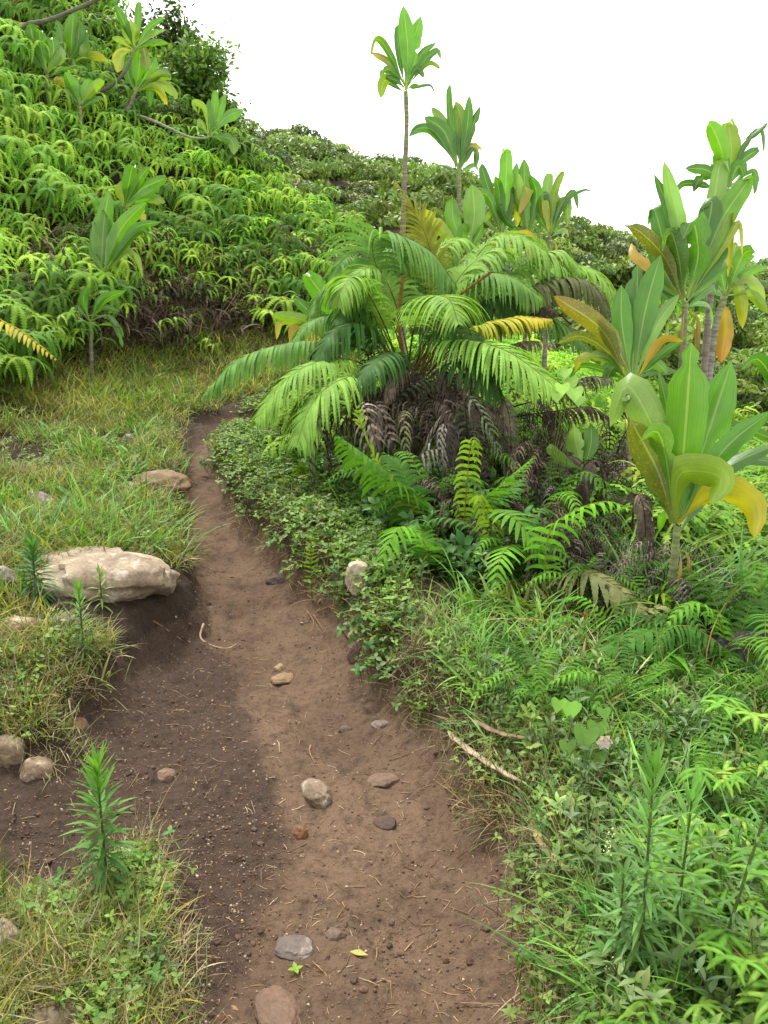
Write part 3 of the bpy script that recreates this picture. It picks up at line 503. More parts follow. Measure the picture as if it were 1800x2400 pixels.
BIG = [ # (points (px,py,depth offset)), pinna px, colour, droop, n, extra
 ([(955,870,0),(905,700,.1),(872,570,.2),(925,548,.15),(1010,590,.1),(1068,668,0)], 120, FG2, .55, 52, {}),
 ([(935,870,.2),(870,720,.4),(838,620,.5),(806,605,.4),(780,660,.3)], 95, FG2, .7, 44, {}),
 ([(985,860,.1),(1060,700,.4),(1140,575,.5),(1210,552,.4),(1280,590,.3),(1335,640,.2)], 125, FG, .55, 56, {}),
 ([(975,860,-.1),(1030,740,0),(1085,640,.1),(1150,590,.1),(1185,600,0)], 110, FG, .5, 46, {}),
 ([(1000,870,.2),(1110,740,.5),(1250,650,.7),(1350,625,.6),(1415,655,.5),(1442,720,.4)], 95, FG, .55, 54, {}),
 ([(1000,880,-.1),(1100,760,.1),(1210,690,.2),(1310,650,.2),(1390,670,.1),(1430,745,0)], 95, FGREY, .9, 52, {'rc': lin(90,80,60)}),
 ([(945,880,-.2),(900,760,-.3),(858,680,-.4),(828,650,-.5),(802,678,-.6),(790,715,-.6)], 80, FG, .6, 44, {}),
 ([(955,880,-.2),(970,770,-.4),(1000,705,-.6),(1050,700,-.9),(1075,760,-1.1)], 100, FG*1.05, .65, 48, {}),
 ([(930,880,0),(880,780,0),(850,720,-.1),(815,715,-.2),(790,760,-.3)], 85, FGD, .8, 40, {}),
 ([(985,880,0),(1060,800,0),(1130,715,0),(1180,700,-.1),(1205,745,-.2)], 90, FGD, .7, 44, {}),
 ([(980,880,-.3),(1040,810,-.4),(1120,765,-.5),(1210,745,-.5),(1288,748,-.6)], 70, FY, .55, 46, {'tip': lin(215,205,75), 'lab': 'young yellow-green frond'}),
 ([(960,890,-.4),(1010,815,-.6),(1080,795,-.8),(1180,820,-1.0),(1250,865,-1.1),(1305,912,-1.2)], 110, FG*1.1, .5, 56, {}),
 ([(940,900,-.2),(850,820,-.3),(760,800,-.4),(660,808,-.5),(560,845,-.6),(478,925,-.7)], 80, FG2, .9, 56, {}),
 ([(930,910,-.3),(830,845,-.5),(740,850,-.7),(660,900,-.8),(600,985,-.9)], 95, FG, .55, 50, {}),
 ([(950,915,-.5),(870,880,-.7),(790,895,-.9),(730,950,-1.0),(695,1045,-1.1)], 100, FG, .55, 52, {}),
 ([(960,900,-.5),(930,830,-.7),(880,850,-.9),(835,900,-1)], 70, FGD, .7, 36, {}),
 ([(1005,870,.3),(1035,720,.4),(1000,560,.5),(960,480,.5),(928,425,.5)], 60, lin(150,168,76), .35, 48, {'tip': lin(165,168,72), 'lab': 'tall straight yellow-brown frond', 'ang': 40}),
 ([(950,860,.3),(930,700,.6),(960,610,.8),(1020,600,1.0)], 90, FGD, .6, 40, {}),
 ([(970,880,.4),(1010,740,.8),(1080,690,1.2)], 80, FGD, .6, 36, {}),
 ([(920,900,.2),(850,800,.5),(780,790,.6),(720,830,.6)], 75, FG2, .7, 40, {}),
 ([(965,870,-.1),(930,720,-.1),(890,640,-.1),(840,640,-.2),(800,720,-.3)], 95, FG, .7, 48, {}),
 ([(985,870,0),(1050,740,0),(1120,650,-.1),(1200,650,-.2),(1270,700,-.3)], 105, FG2, .7, 48, {}),
 ([(990,880,.1),(1090,740,.3),(1200,640,.4),(1300,590,.4),(1370,640,.3)], 100, FG, .6, 50, {}),
 ([(950,880,.2),(880,740,.5),(820,680,.6),(760,680,.6),(725,740,.5)], 90, FG2, .7, 44, {}),
 ([(965,880,-.2),(1000,800,-.5),(1060,770,-.7),(1120,800,-.9),(1150,880,-1)], 80, FGD, .8, 38, {}),
 ([(1000,880,.2),(1100,790,.3),(1220,740,.2),(1320,760,.1),(1390,830,0)], 90, FG2, .7, 46, {}),
 ([(990,870,.4),(1070,720,.8),(1170,620,1.0),(1260,610,1.0),(1330,680,1.0)], 95, FGD, .7, 46, {}),
 ([(980,870,.4),(990,700,.8),(1010,600,1.0),(1080,560,1.0),(1140,600,1.0)], 95, FG, .7, 44, {}),
 ([(930,880,.2),(860,790,.4),(790,740,.5),(720,760,.4),(670,840,.3)], 80, FG2, .7, 42, {}),
 ([(1000,890,-.4),(1060,850,-.7),(1120,860,-.9),(1170,930,-1.0)], 70, FGD, .8, 36, {}),
 ([(940,890,-.2),(890,800,-.4),(830,760,-.5),(770,790,-.6),(740,860,-.7)], 85, FGD, .8, 40, {}),
 ([(975,870,.3),(1000,700,.6),(960,600,.7),(900,590,.7),(850,650,.7)], 90, FG2, .7, 44, {}),
]
for pts, pl, c, dr, n, ex in BIG:
    m = MB(); pp = px_frond(6.3, pts); Y = 6.0
    frond(m, pp, int(n*1.0), 1.3*pl*mpp(Y), 11*mpp(Y), c, ex.get('rc', lin(120,110,60)), ex.get('ang', 74), dr*1.6, 14, .33, 0, .008, .36, ex.get('tip'), 0, 0, [.45,.8,1,.85,.5,.1])
    o = obj('frond', m, M_pinna, tf, fb)
    if 'lab' in ex: o['label'] = ex['lab']
for pts in ([(952,900,-.3),(934,760,-.3),(938,700,-.3),(944,650,-.3)], [(985,870,-.1),(1030,740,-.1),(1080,690,-.1),(1148,640,-.1)]):   # unopened brown crozier stalks
    m = MB(); P = curve(px_frond(6.0, pts), 20); tube(m, P, np.linspace(.007, .011, 20), lin(130,112,62), 7)
    for j in range(4, 20):
        for sd in (-1, 1): tube(m, curve([P[j], P[j]+np.array([sd*.016, -.012, .01])], 3), [.004,.007,.003], lin(150,125,65), 5)
    obj('crozier', m, M_fern, tf, fb)['label'] = 'brown unopened frond stalk'
DEADF = [([(960,900,-.5),(950,860,-.7),(920,880,-.9),(902,945,-1)],60), ([(985,905,-.6),(1040,945,-.9),(1080,940,-1.1),(1140,955,-1.2),(1200,1010,-1.2)],75), ([(1100,850,.2),(1150,830,-.2),(1230,800,-.4),(1320,810,-.5)],55), ([(1110,840,0),(1200,850,-.4),(1290,880,-.5),(1360,950,-.5)],70),
 ([(1180,960,-.6),(1280,930,-.9),(1370,885,-1.1),(1445,890,-1.2)],70), ([(1180,980,-.6),(1290,965,-.9),(1380,955,-1),(1440,985,-1)],65), ([(900,920,-.6),(885,955,-1),(880,1010,-1.1),(888,1075,-1.1)],48), ([(1010,880,-.4),(1035,870,-.8),(1060,930,-.9),(1070,1040,-1)],55), ([(1060,880,-.4),(1090,880,-.8),(1110,960,-.9),(1105,1080,-1)],55),
 ([(1180,690,.6),(1120,700,.3),(1080,720,.2),(1060,780,.1)],60), ([(1010,930,-.6),(1060,960,-1),(1075,1030,-1),(1080,1120,-1)],50), ([(930,930,-.5),(960,1000,-.8),(975,1100,-.8)],45), ([(870,900,-.3),(850,930,-.6),(845,1010,-.7)],50), ([(1250,900,-.3),(1300,1000,-.9),(1310,1100,-1)],60), ([(1150,900,-.4),(1190,960,-.9),(1200,1080,-1)],60), ([(1420,1150,-1.5),(1400,1080,-1.6),(1370,1130,-1.7),(1350,1200,-1.7)],55), ([(1480,1250,-2),(1490,1160,-2.1),(1510,1200,-2.2),(1515,1330,-2.2)],50), ([(940,870,.1),(850,740,.1),(800,740,0),(790,850,0)],65), ([(1010,870,.1),(1130,740,.3),(1230,700,.3),(1290,760,.3)],70), ([(1340,760,-.2),(1280,720,-.2),(1230,760,-.3)],60)]
for i, (pts, pl) in enumerate(DEADF):
    m = MB(); c = [lin(130,114,102), lin(98,84,74), lin(148,134,120), lin(88,78,68)][i % 4]
    frond(m, px_frond(6.3, pts), 36, pl*mpp(5.8), 8*mpp(5.8), c, lin(95,70,55), 62, 1.5, 10, .25, 0, .007, .55, None, 0, rng.uniform(-.2, .5), None, .55, .12)
    obj('dead_frond', m, M_dead, tf, fb)
# --- sword ferns in front: each a plant of its own
SW = lin(108,172,66); SWL = lin(160,208,70); SWD = lin(80,138,62)
SWORD = [ # Y, label, base px, fronds (pts, pinna px, colour, droop, n, roll)
 (5.3,'sword fern with broad hanging pinnae beside the shaded trunk',(965,1185),[([(965,1185,0),(930,1130,-.1),(860,1070,-.2),(790,1020,-.3)],105,SW,.9,20),([(965,1180,0),(900,1110,.1),(850,1010,.1),(838,950,.1)],55,SWL,.3,26),([(970,1185,0),(940,1100,.1),(900,1060,.2)],70,SWD,.7,18)]),
 (5.2,'sword fern with a stiff ladder-like frond pointing up right',(1125,1190),[([(1125,1190,0),(1180,1130,-.1),(1255,1068,-.2)],52,SW,.25,24),([(1125,1190,0),(1180,1160,.1),(1230,1120,.2)],55,SWD,.5,20)]),
 (5.1,'fern with a drooping young yellow-green tip in the shade',(1090,1190),[([(1090,1190,0),(1096,1110,0),(1103,1040,0),(1112,1030,-.05),(1118,1100,-.1)],42,SWL,1.1,22)]),
 (4.9,'fern with a hooked bright yellow-green young frond',(1150,1290),[([(1150,1290,0),(1150,1220,-.1),(1130,1165,-.15),(1122,1170,-.2),(1135,1250,-.25)],48,SWL,1.2,20)]),
 (4.8,'fern arching left with broad pinnae over the rock side',(1005,1290),[([(1005,1290,0),(960,1238,-.1),(925,1250,-.2),(880,1345,-.3)],75,SW*1.1,.45,16),([(1000,1290,0),(985,1240,.1),(960,1230,.2)],50,SW,.5,16)]),
 (4.6,'small sword fern with one broad frond hanging toward the trail',(1205,1290),[([(1205,1290,.2),(1195,1280,0),(1172,1310,-.2),(1160,1395,-.3)],75,SW*1.15,.25,20)]),
 (4.7,'sword fern with a curved light rib and separate leaflets',(1300,1370),[([(1120,1200,.2),(1190,1205,0),(1250,1265,-.1),(1285,1340,-.15)],75,SW*1.1,.35,16),([(1300,1370,0),(1280,1330,.1),(1225,1370,0)],45,SW,.5,14)]),
 (4.5,'sword fern with a flat frond of hanging leaflets in mid slope',(1285,1250),[([(1285,1255,0),(1340,1200,-.1),(1420,1175,-.2),(1480,1195,-.3)],72,SW*1.2,.85,16)]),
 (4.0,'fern frond of silvery withering leaflets with a green curled tip',(1560,1440),[([(1290,1365,.2),(1360,1340,0),(1440,1370,-.1),(1510,1430,-.2),(1550,1420,-.2),(1565,1455,-.2)],110,lin(140,150,120),1.0,22),([(1505,1420,0),(1530,1395,-.05),(1560,1400,-.1),(1560,1450,-.1)],46,SWL,1.0,14)]),
 (4.0,'airy lime sword fern beside the herbs',(1255,1640),[([(1255,1640,0),(1240,1540,0),(1235,1450,0),(1220,1400,-.05)],88,SWL,.35,22),([(1255,1640,0),(1290,1560,.1),(1300,1480,.1)],60,SW,.5,18)]),
 (3.4,'drooping sword fern with long dull green leaflets at the right',(1660,1600),[([(1650,1560,.2),(1560,1480,.1),(1430,1520,0),(1360,1560,-.1)],130,SWD*1.15,.95,22),([(1660,1580,.1),(1560,1530,0),(1600,1640,-.1),(1665,1760,-.2)],110,SW,.5,24),([(1650,1560,.2),(1500,1590,-.1),(1420,1680,-.2)],105,SWD*1.1,.9,20),([(1660,1570,.2),(1720,1520,.2),(1790,1580,.1)],100,SWD,.8,18)]),
 (3.5,'narrow folded pale frond standing among dark herbs',(1285,1720),[([(1285,1720,0),(1288,1650,0),(1286,1590,0)],26,SWL,.1,26)]),
 (3.7,'narrow leaning frond with folded leaflets above the herbs',(1350,1660),[([(1350,1660,0),(1395,1570,0),(1412,1495,-.05)],34,SW*1.1,.1,26)]),
 (2.5,'upright pale yellow folded frond in the right foreground',(1595,1960),[([(1595,1960,0),(1592,1870,0),(1592,1785,0)],44,lin(205,215,100),.1,24)]),
 (2.8,'small fern with rolled leaflets at the trail edge',(1290,1900),[([(1290,1900,0),(1275,1850,0),(1290,1790,-.03),(1330,1760,-.05)],58,SW*1.15,.2,18),([(1290,1900,0),(1330,1870,.05),(1390,1840,.05)],45,SW*1.15,.3,16),([(1290,1900,0),(1350,1890,-.05),(1410,1905,-.1)],40,SW,.5,16)]),
 (6.3,'small bright fern by the trail bend',(700,1125),[([(700,1125,0),(670,1085,0),(620,1065,-.1)],48,SW*1.2,.4,22),([(705,1125,0),(720,1080,.1),(750,1050,.2)],42,SW*1.2,.4,20)]),
 (5.7,'low bright fern in front of the drooping fronds',(740,1180),[([(740,1180,0),(700,1130,0),(650,1125,-.1)],52,SWL,.5,20),([(745,1180,0),(760,1120,0),(800,1090,0)],52,SWL*.9,.5,20),([(745,1180,0),(720,1110,.1),(700,1080,.1)],48,SWL,.5,20)]),
 (5.0,'tiny upright fern among the creeping leaves',(728,1290),[([(728,1290,0),(735,1250,0),(748,1225,0)],22,SWL,.2,16)]),
 (7.6,'yellow fading fern frond at the left edge of the grass',(-60,740),[([(-60,735,0),(20,760,-.1),(80,800,-.2),(135,845,-.3)],45,lin(210,200,90),.4,26)]),
 (3.1,'dull fern arching over the withered stalks at the right',(1700,1500),[([(1700,1530,0),(1620,1470,0),(1560,1480,-.1),(1520,1550,-.2)],70,SWD,.9,20)]),
 (3.2,'black shrivelled fern with silvery curled leaflets at the right edge',(1670,1600),[([(1670,1600,0),(1690,1530,0),(1740,1490,0),(1800,1480,0)],75,lin(75,70,75),1.0,16),([(1680,1600,0),(1730,1560,.1),(1810,1550,.1)],70,lin(110,108,112),1.0,16)]),
 (1.95,'little fern tip poking up at the left edge',(8,2090),[([(8,2090,0),(10,2030,0),(12,1980,0)],26,SW*1.1,.1,18)]),
]
for Y, lab, bpx, fr in SWORD:
    if 4.4 < Y < 5.6: Y -= .75
    elif 3.3 < Y <= 4.4: Y -= .35
    b = P3(bpx[0], bpx[1], Y); g = hz(b[0], b[1]); b[2] = min(b[2], g+.25) if b[2] > g else g
    b0 = np.array([b[0], b[1], g]); t = thing('sword_fern', lab, 'fern', b0, 'sword ferns under the big fern')
    for f in fr:
        pts, pl, c, dr, n = f[:5]; m = MB(); pp = px_frond(Y, pts)
        if abs(pts[0][0]-bpx[0]) < 60 and pp[0][2] > g+.02: pp = [np.array([b[0], b[1]+.02, g])]+pp
        dead = c[1] < lin(0,112,0)[1]; narrow = pl < 50 and dr < .15
        frond(m, pp, n, pl*mpp(Y), pl*mpp(Y)*(.2 if pl > 60 else .24), c, lin(165,170,80), 30 if narrow else 70, dr, 9, .12, 0, .004, .16, None, .5 if narrow else 0., 0, None, .7)
        obj('frond', m, M_dead if dead else M_fern, t, b0)
# ------------------------------------------------------------------ forked ferns (thicket on the bank)
def blade(m, p, d, L, W, c, teeth, droop, zig=.7, n0=None):
    ns = (2 if teeth < 20 else 3)*teeth+1; q = np.zeros((ns, 3)); q[0] = p; d = nrm(d)
    side = nrm(np.cross(d, UP)+1e-6); dd = np.zeros((ns, 3)); dd[0] = d
    for e in range(1, ns):
        d = nrm(d-UP*droop*2/(ns-1)*(.5+e/ns)); q[e] = q[e-1]+d*L/(ns-1); dd[e] = d
    sv = nrm(side-dd*np.sum(side*dd, 1, keepdims=True)); e = np.arange(ns)/(ns-1)
    w = np.interp(e, [0,.1,.35,.7,.9,1], [.5,.85,1,.75,.4,.05])*W*.5
    w = w*(np.where(np.arange(ns) % 2 == 1, 1, 1-zig) if teeth < 20 else np.where(np.arange(ns) % 3 == 0, .25, 1)); C = np.tile(jit(c, .12), (ns, 1)); C[:, :3] *= (1-.0*e[:, None])
    ribbon(m, q, sv, w, C, 3, -.25)
def umbrella(m, p, L, c, teeth, nb, bias, droop):
    for k in range(nb):
        a = -math.pi/2+(k-(nb-1)/2)*(bias/nb)+rng.uniform(-.25, .25)
        d = np.array([math.cos(a), math.sin(a), rng.uniform(.1, .55)])
        blade(m, p, d, L*rng.uniform(.75, 1.1), L*rng.uniform(.17, .23), c, teeth, droop*rng.uniform(.8, 1.2))
def fern_clump(teeth, L, nu, spread, cols, droop=1.1, h=.3):
    m = MB()
    for k in range(nu):
        a = rng.uniform(0, 6.28); r = spread*math.sqrt(rng.random()); p = np.array([r*math.cos(a), r*math.sin(a)*.8, h*rng.uniform(.5, 1.25)])
        c = cols[rng.integers(len(cols))]
        b0 = np.array([p[0]*.6, p[1]*.6+.1, -.15]); tube(m, curve([b0, (b0+p)/2+[0,.05,.03], p], 6), .004, lin(120,105,60), 3)
        umbrella(m, p, L, c, teeth, rng.integers(4, 7), 4.6, droop)
        if rng.random() < .7:
            q = p+np.array([rng.uniform(-.15, .15), -.12, rng.uniform(-.02, .06)]); tube(m, curve([p, q], 3), .003, lin(150,140,70), 3)
            umbrella(m, q, L*.8, c*1.06, teeth, rng.integers(3, 5), 4.0, droop)
    return m
BANKC = [lin(150,208,86), lin(130,192,78), lin(174,222,94), lin(106,168,74)]
protos = [fern_clump(12, .27, 8, .36, BANKC, 1.35, .32) for _ in range(3)]+[fern_clump(13, .33, 6, .38, BANKC, 1.55, .38) for _ in range(2)]+[fern_clump(11, .22, 9, .4, [BANKC[2], BANKC[2]*1.1, BANKC[0]], 1.2, .3), fern_clump(12, .30, 6, .4, [BANKC[3]*.8, BANKC[3], lin(95,135,62)], 1.3, .3), fern_clump(11, .27, 6, .4, [lin(135,130,78), lin(150,150,82), BANKC[3]], 1.5, .25)]
pm = [mesh_from('fern_fronds', *p.arrays(), M_fern) for p in protos]
YB_U = [-.85,-.6,-.45,-.37,-.30,-.25,-.17,-.1,-.025,.05,.12]; YB = [5.0,6.4,7.9,9.1,9.8,10.2,10.9,11.5,12.1,13.2,14]
YE = [13,15,16,16.5,16.5,15,14.2,14.0,14.2,14.6,15]
def slope_rot(x, y, tiltk=.6):
    e = .25; gx = float(hbase(x+e, y)-hbase(x-e, y))/(2*e); gy = float(hbase(x, y+e)-hbase(x, y-e))/(2*e)
    n = Vector((-gx*tiltk, -gy*tiltk, 1)).normalized(); az = math.atan2(gx, -gy) if abs(gx)+abs(gy) > .05 else 0
    return n.to_track_quat('Z', 'Y').to_matrix(), math.atan2(-gx, gy)*-1
def down_matrix(x, y, jitter=.6, tiltk=.6):
    e = .25; gx = float(hbase(x+e, y)-hbase(x-e, y))/(2*e); gy = float(hbase(x, y+e)-hbase(x, y-e))/(2*e)
    n = Vector((-gx*tiltk, -gy*tiltk, 1)).normalized()
    dn = Vector((-gx, -gy, 0)); dn = dn.normalized() if dn.length > .05 else Vector((0, -1, 0))
    dn = Matrix.Rotation(rng.uniform(-jitter, jitter), 3, 'Z')@dn
    yv = (-dn+n*(dn.dot(n))).normalized(); xv = yv.cross(n).normalized()
    return Matrix((xv, yv, n)).transposed()
def bank_points(n):
    pts = []; tries = 0
    while len(pts) < n and tries < n*80:
        tries += 1; u = rng.uniform(-.6, .1); yb = np.interp(u, YB_U, YB); ye = np.interp(u, YB_U, YE)
        lo_ = yb+.02+.75*float(fbm(u*9., u*0.+3., 95, 3)); y = lo_+(ye-lo_)*rng.random()
        x = u*y
        if all((x-a)**2+(y-b)**2 > .10 for a, b in pts[-400:]): pts.append((x, y))
    return pts
bp_ = bank_points(300)
for _ in range(44):
    u = rng.uniform(-.62, -.33); y = np.interp(u, YB_U, YB)+rng.uniform(-.3, .4); bp_.append((u*y, y))
bp_ = bp_[-300:]
for i, (x, y) in enumerate(bp_):
    M = down_matrix(x, y).to_4x4(); s = rng.uniform(.7, 1.35); z = hz(x, y)
    kk = fbm(x*.9, y*.9, 97)+rng.normal(0, .22); o = link('forked_fern', pm[int(np.clip(np.floor((kk+.55)/1.1*8), 0, 7))]); o.matrix_world = Matrix.Translation((x, y, z+.05))@M@Matrix.Scale(s, 4)
    tag(o, 'bright green drooping forked fern in the thicket on the left bank', 'fern', 'ferns covering the left bank')
def scatter_stuff(name, protos, pts, mat, label, cat, smin=.8, smax=1.2, zoff=0., tilt=.25, cvar=.2, aligned=False, warm=.0):
    Vs, Qs, Cs = [], [], []; n = 0; arr = [p.arrays() for p in protos]
    for k, (x, y) in enumerate(pts):
        V, Q, C = arr[rng.integers(len(arr))]; s = rng.uniform(smin, smax)
        if aligned: M = np.array(down_matrix(x, y))
        else:
            a = rng.uniform(0, 6.28); ca, sa = math.cos(a), math.sin(a); M = np.array([[ca,-sa,0],[sa,ca,0],[0,0,1]])
            tx, ty = rng.normal(0, tilt, 2); M = np.array([[1,0,tx],[0,1,ty],[-tx,-ty,1]])@M
        Vs.append((V@M.T)*s+np.array([x, y, 0])); Qs.append(Q+n); n += len(V)
        c = C.copy(); kk = 1+rng.uniform(-cvar, cvar); hh = rng.uniform(-cvar, cvar)*.6+warm; c[:, :3] *= np.array([kk*(1+hh), kk, kk*(1-hh)]); Cs.append(c)
    P = np.array(pts); zs = H(P[:, 0], P[:, 1])+zoff
    for k in range(len(pts)): Vs[k][:, 2] += zs[k]
    o = link(name, mesh_from(name, np.vstack(Vs), np.vstack(Qs), np.clip(np.vstack(Cs), 0, .95), mat))
    return tag(o, label, cat, kind='stuff')
fill = [fern_clump(9, .24, 6, .36, [c*.9 for c in BANKC], 1.2, .2) for _ in range(5)]
scatter_stuff('fern_thicket', fill, bank_points(440), M_fern, 'tangled fern thicket filling the left bank between larger fronds', 'ferns', .8, 1.3, 0., aligned=True)
# ------------------------------------------------------------------ shrubs on the far hill
def bush(n, r, h, leaf, cols):
    m = MB(); cl = []
    for k in range(11):
        a = rng.uniform(0, 6.28); rr = r*math.sqrt(rng.random())*.8; cl.append((np.array([rr*math.cos(a), rr*math.sin(a), h*(.35+.5*rng.random()*(1-.5*rr/r))]), r*rng.uniform(.28, .5), jit(cols[rng.integers(len(cols))], .22)))
    V, C = [], []
    for k in range(n):
        c0, rad, cc = cl[rng.integers(len(cl))]; d = nrm(rng.normal(0, 1, 3)); d[2] = abs(d[2])*.9-.15
        p = c0+d*rad*(1-.35*rng.random()**2)*np.array([1,1,.75]); p[2] = max(p[2], .0)
        nn = nrm(d+rng.normal(0, .55, 3)+[0,0,.35]); a = nrm(np.cross(nn, rng.normal(0, 1, 3))); b = np.cross(nn, a); l = leaf*rng.uniform(.6, 1.3)
        V += [p-a*l*.9, p-b*l*.4, p+a*l*.9, p+b*l*.4]; C += [jit(cc, .18)]*4
    m.add(V, np.arange(4*n).reshape(-1, 4), np.array(C)); return m
BC = [lin(140,170,82), lin(118,152,74), lin(165,190,92), lin(150,162,98), lin(100,132,66)]
bm_ = [mesh_from('shrub', *bush(1500, 1.15, 1.25, .085, BC).arrays(), M_bush) for _ in range(6)]
cnt = 0
pts = []
while len(pts) < 298:
    u = rng.uniform(-.26, .6); y = rng.uniform(21 if rng.random() < .8 else 16.5, 41); x = u*y
    if y < 21 and u < .2: continue
    if y < 24 and u < .1 and rng.random() < .5: continue
    if all((x-a)**2+(y-b)**2 > 1.1 for a, b in pts): pts.append((x, y))
    else:
        cnt += 1
        if cnt > 40000: break
for i, (x, y) in enumerate(pts):
    o = link('shrub', bm_[i % 6]); o.location = (x, y, hz(x, y)-.15); o.rotation_euler = (0, 0, rng.uniform(0, 6.28)); s = rng.uniform(.55, 1.35); o.scale = (s, s, s*rng.uniform(.8, 1.25))
    tag(o, 'dull green rounded shrub on the far hillside', 'shrub', 'shrubs covering the far hill')
cm = [mesh_from('shrub', *bush(1400, .55, .6, .04, [lin(108,140,66), lin(84,116,56), lin(135,165,80)]).arrays(), M_bush) for _ in range(3)]
for i, (px, Y) in enumerate(((330,13.4),(370,13.6),(420,13.4),(470,13.5),(520,13.7),(300,14.4),(560,13.6),(600,13.4),(250,14.8),(130,13.8),(60,13.2),(400,14.2),(455,14.1))):
    x = u_of(px)*Y; o = link('shrub', cm[i % 3]); s = rng.uniform(.7, 1.2); o.location = (x, Y, hz(x, Y)-.08); o.rotation_euler = (0, 0, rng.uniform(0, 6.28)); o.scale = (s, s, s)
    tag(o, 'dark small-leaved shrub along the crest of the left bank', 'shrub', 'shrubs on the bank crest')
# ------------------------------------------------------------------ small-leaved trees behind the bank
def tree(label, base, h, spread, nleaf, leaf, cols, lean=0.):
    b = np.array([base[0], base[1], hz(*base)-.1]); t = thing('small_tree', label, 'tree', b, 'small-leaved trees behind the bank')
    m = MB(); ends = []
    def br(p, d, L, r, lv):
        q = [p]; dd = d
        for k in range(5): dd = nrm(dd+rng.normal(0, .16, 3)+[0,0,.05]); q.append(q[-1]+dd*L/5)
        q = np.array(q); tube(m, curve(q, 8), np.linspace(r, r*.55, 8), jit(lin(88,78,68), .2), 5)
        if lv >= 2: ends.extend([q[k] for k in (2,3,4,5)])
        if lv < 4:
            for k in range(3 if lv < 3 else 2):
                s = rng.integers(2, 6); nd = nrm(dd+rng.normal(0, .55, 3)*np.array([spread, spread, .7])); br(q[s], nd, L*rng.uniform(.55, .8), r*.55, lv+1)
    for k in range(4): br(b+np.array([rng.uniform(-.2, .2), rng.uniform(-.2, .2), 0]), nrm(np.array([rng.uniform(-.6, .6)*spread+lean, rng.uniform(-.5, .5)*spread, 1])), h*.45, .035, 0)
    obj('trunk', m, M_bark, t, b)
    E = np.array(ends); V, C = [], []
    tw = [jit(cols[rng.integers(len(cols))], .2) for _ in E]
    for k in range(nleaf):
        j = rng.integers(len(E)); p = E[j]+rng.normal(0, .09, 3); nn = nrm(rng.normal(0, .7, 3)+[0,0,.8]); a = nrm(np.cross(nn, rng.normal(0, 1, 3))); bb = np.cross(nn, a); l = leaf*rng.uniform(.7, 1.3)
        V += [p-a*l, p-bb*l*.45, p+a*l, p+bb*l*.45]; C += [jit(tw[j], .15)]*4
    m2 = MB(); m2.add(V, np.arange(4*nleaf).reshape(-1, 4), np.array(C)); obj('crown', m2, M_bush, t, b)
TC = [lin(112,148,70), lin(88,122,60), lin(140,172,84)]
def at(px, Y): return (u_of(px)*Y, Y)
for lab, px, Y, h, n in (('small dark-leaved tree beside the skyline left of the sky', 455, 14.3, 1.25, 2600), ('airy twiggy tree behind the upcurving ti stem', 385, 15.2, 1.45, 2000), ('leafy tree filling the gap between the top left ti plants', 235, 16.0, 1.35, 2400), ('tree crown at the very top left corner', 70, 15.0, 1.9, 3000), ('low bushy tree over the end of the bent bare stem', 530, 14.4, .95, 1800), ('tree with thin twigs standing above the left bank crest', 310, 16.6, 1.5, 1100)):
    tree(lab, at(px, Y), h, 1.0, int(n*1.9), .052, TC)
# ------------------------------------------------------------------ grass, herbs and creeping cover
def blades(n, L, W, cols, lean=.5, r=.03, seg=5):
    m = MB()
    for k in range(n):
        a = rng.uniform(0, 6.28); p = np.array([rng.normal(0, r), rng.normal(0, r), -.01]); l = L*rng.uniform(.5, 1.2)
        d = nrm(np.array([math.cos(a)*lean*rng.uniform(.2, 1.3), math.sin(a)*lean*rng.uniform(.2, 1.3), 1])); q = [p]
        dr = rng.uniform(.1, .55)
        for e in range(seg-1): d = nrm(d+np.array([math.cos(a)*.2, math.sin(a)*.2, -dr])*.55); q.append(q[-1]+d*l/(seg-1))
        q = np.array(q); S = np.tile(nrm(np.cross(d, UP)+1e-6), (seg, 1)); w = np.interp(np.linspace(0, 1, seg), [0,.4,1], [.7,1,.05])*W*.5*rng.uniform(.7, 1.2)
        ribbon(m, q, S, w, jit(cols[rng.integers(len(cols))], .2), 2)
    return m
GC = [lin(165,182,86), lin(140,165,76), lin(182,188,112), lin(95,140,58), lin(185,185,135), lin(110,150,70)]
GCs = [lin(205,185,135), lin(185,160,112), lin(150,150,85), lin(215,195,150), lin(130,150,70)]
GCg = [lin(105,165,75), lin(125,185,85), lin(90,150,80), lin(140,190,100)]
ROCKPX = [(245,1372,340,120),(5,1372,85,85),(40,1480,130,70),(165,1470,75,60),(20,1765,95,90),(88,1818,85,90),(182,1705,62,40),(388,1822,55,40),(742,1868,64,78),(705,1960,40,58),(900,1830,85,45),(905,1935,70,45),(785,2195,55,42),(690,2225,105,45),(650,2375,120,110),(12,2215,120,150),(120,2420,280,90),(836,1385,74,84),(655,1362,62,30),(95,1180,90,55),(302,1040,36,34),(372,1135,140,55),(312,1152,45,40),(810,1712,38,30),(893,1697,48,22),(655,1572,32,26),(665,1593,62,22),(835,1530,60,55),(1560,1545,105,50),(190,1590,40,34)]
ROCKC = []
for _px, _py, _w, _h2 in ROCKPX:
    _g = gp(_px, _py); ROCKC.append((_g[0], _g[1]-.02, _w*mpp(_g[1]*1.08)*.46))
def offrock(x, y):
    ok = np.ones(len(x), bool)
    for a, b, r in ROCKC: ok &= ((x-a)/r)**2+((y-b+.25*r)/(r*1.15))**2 > 1
    return ok
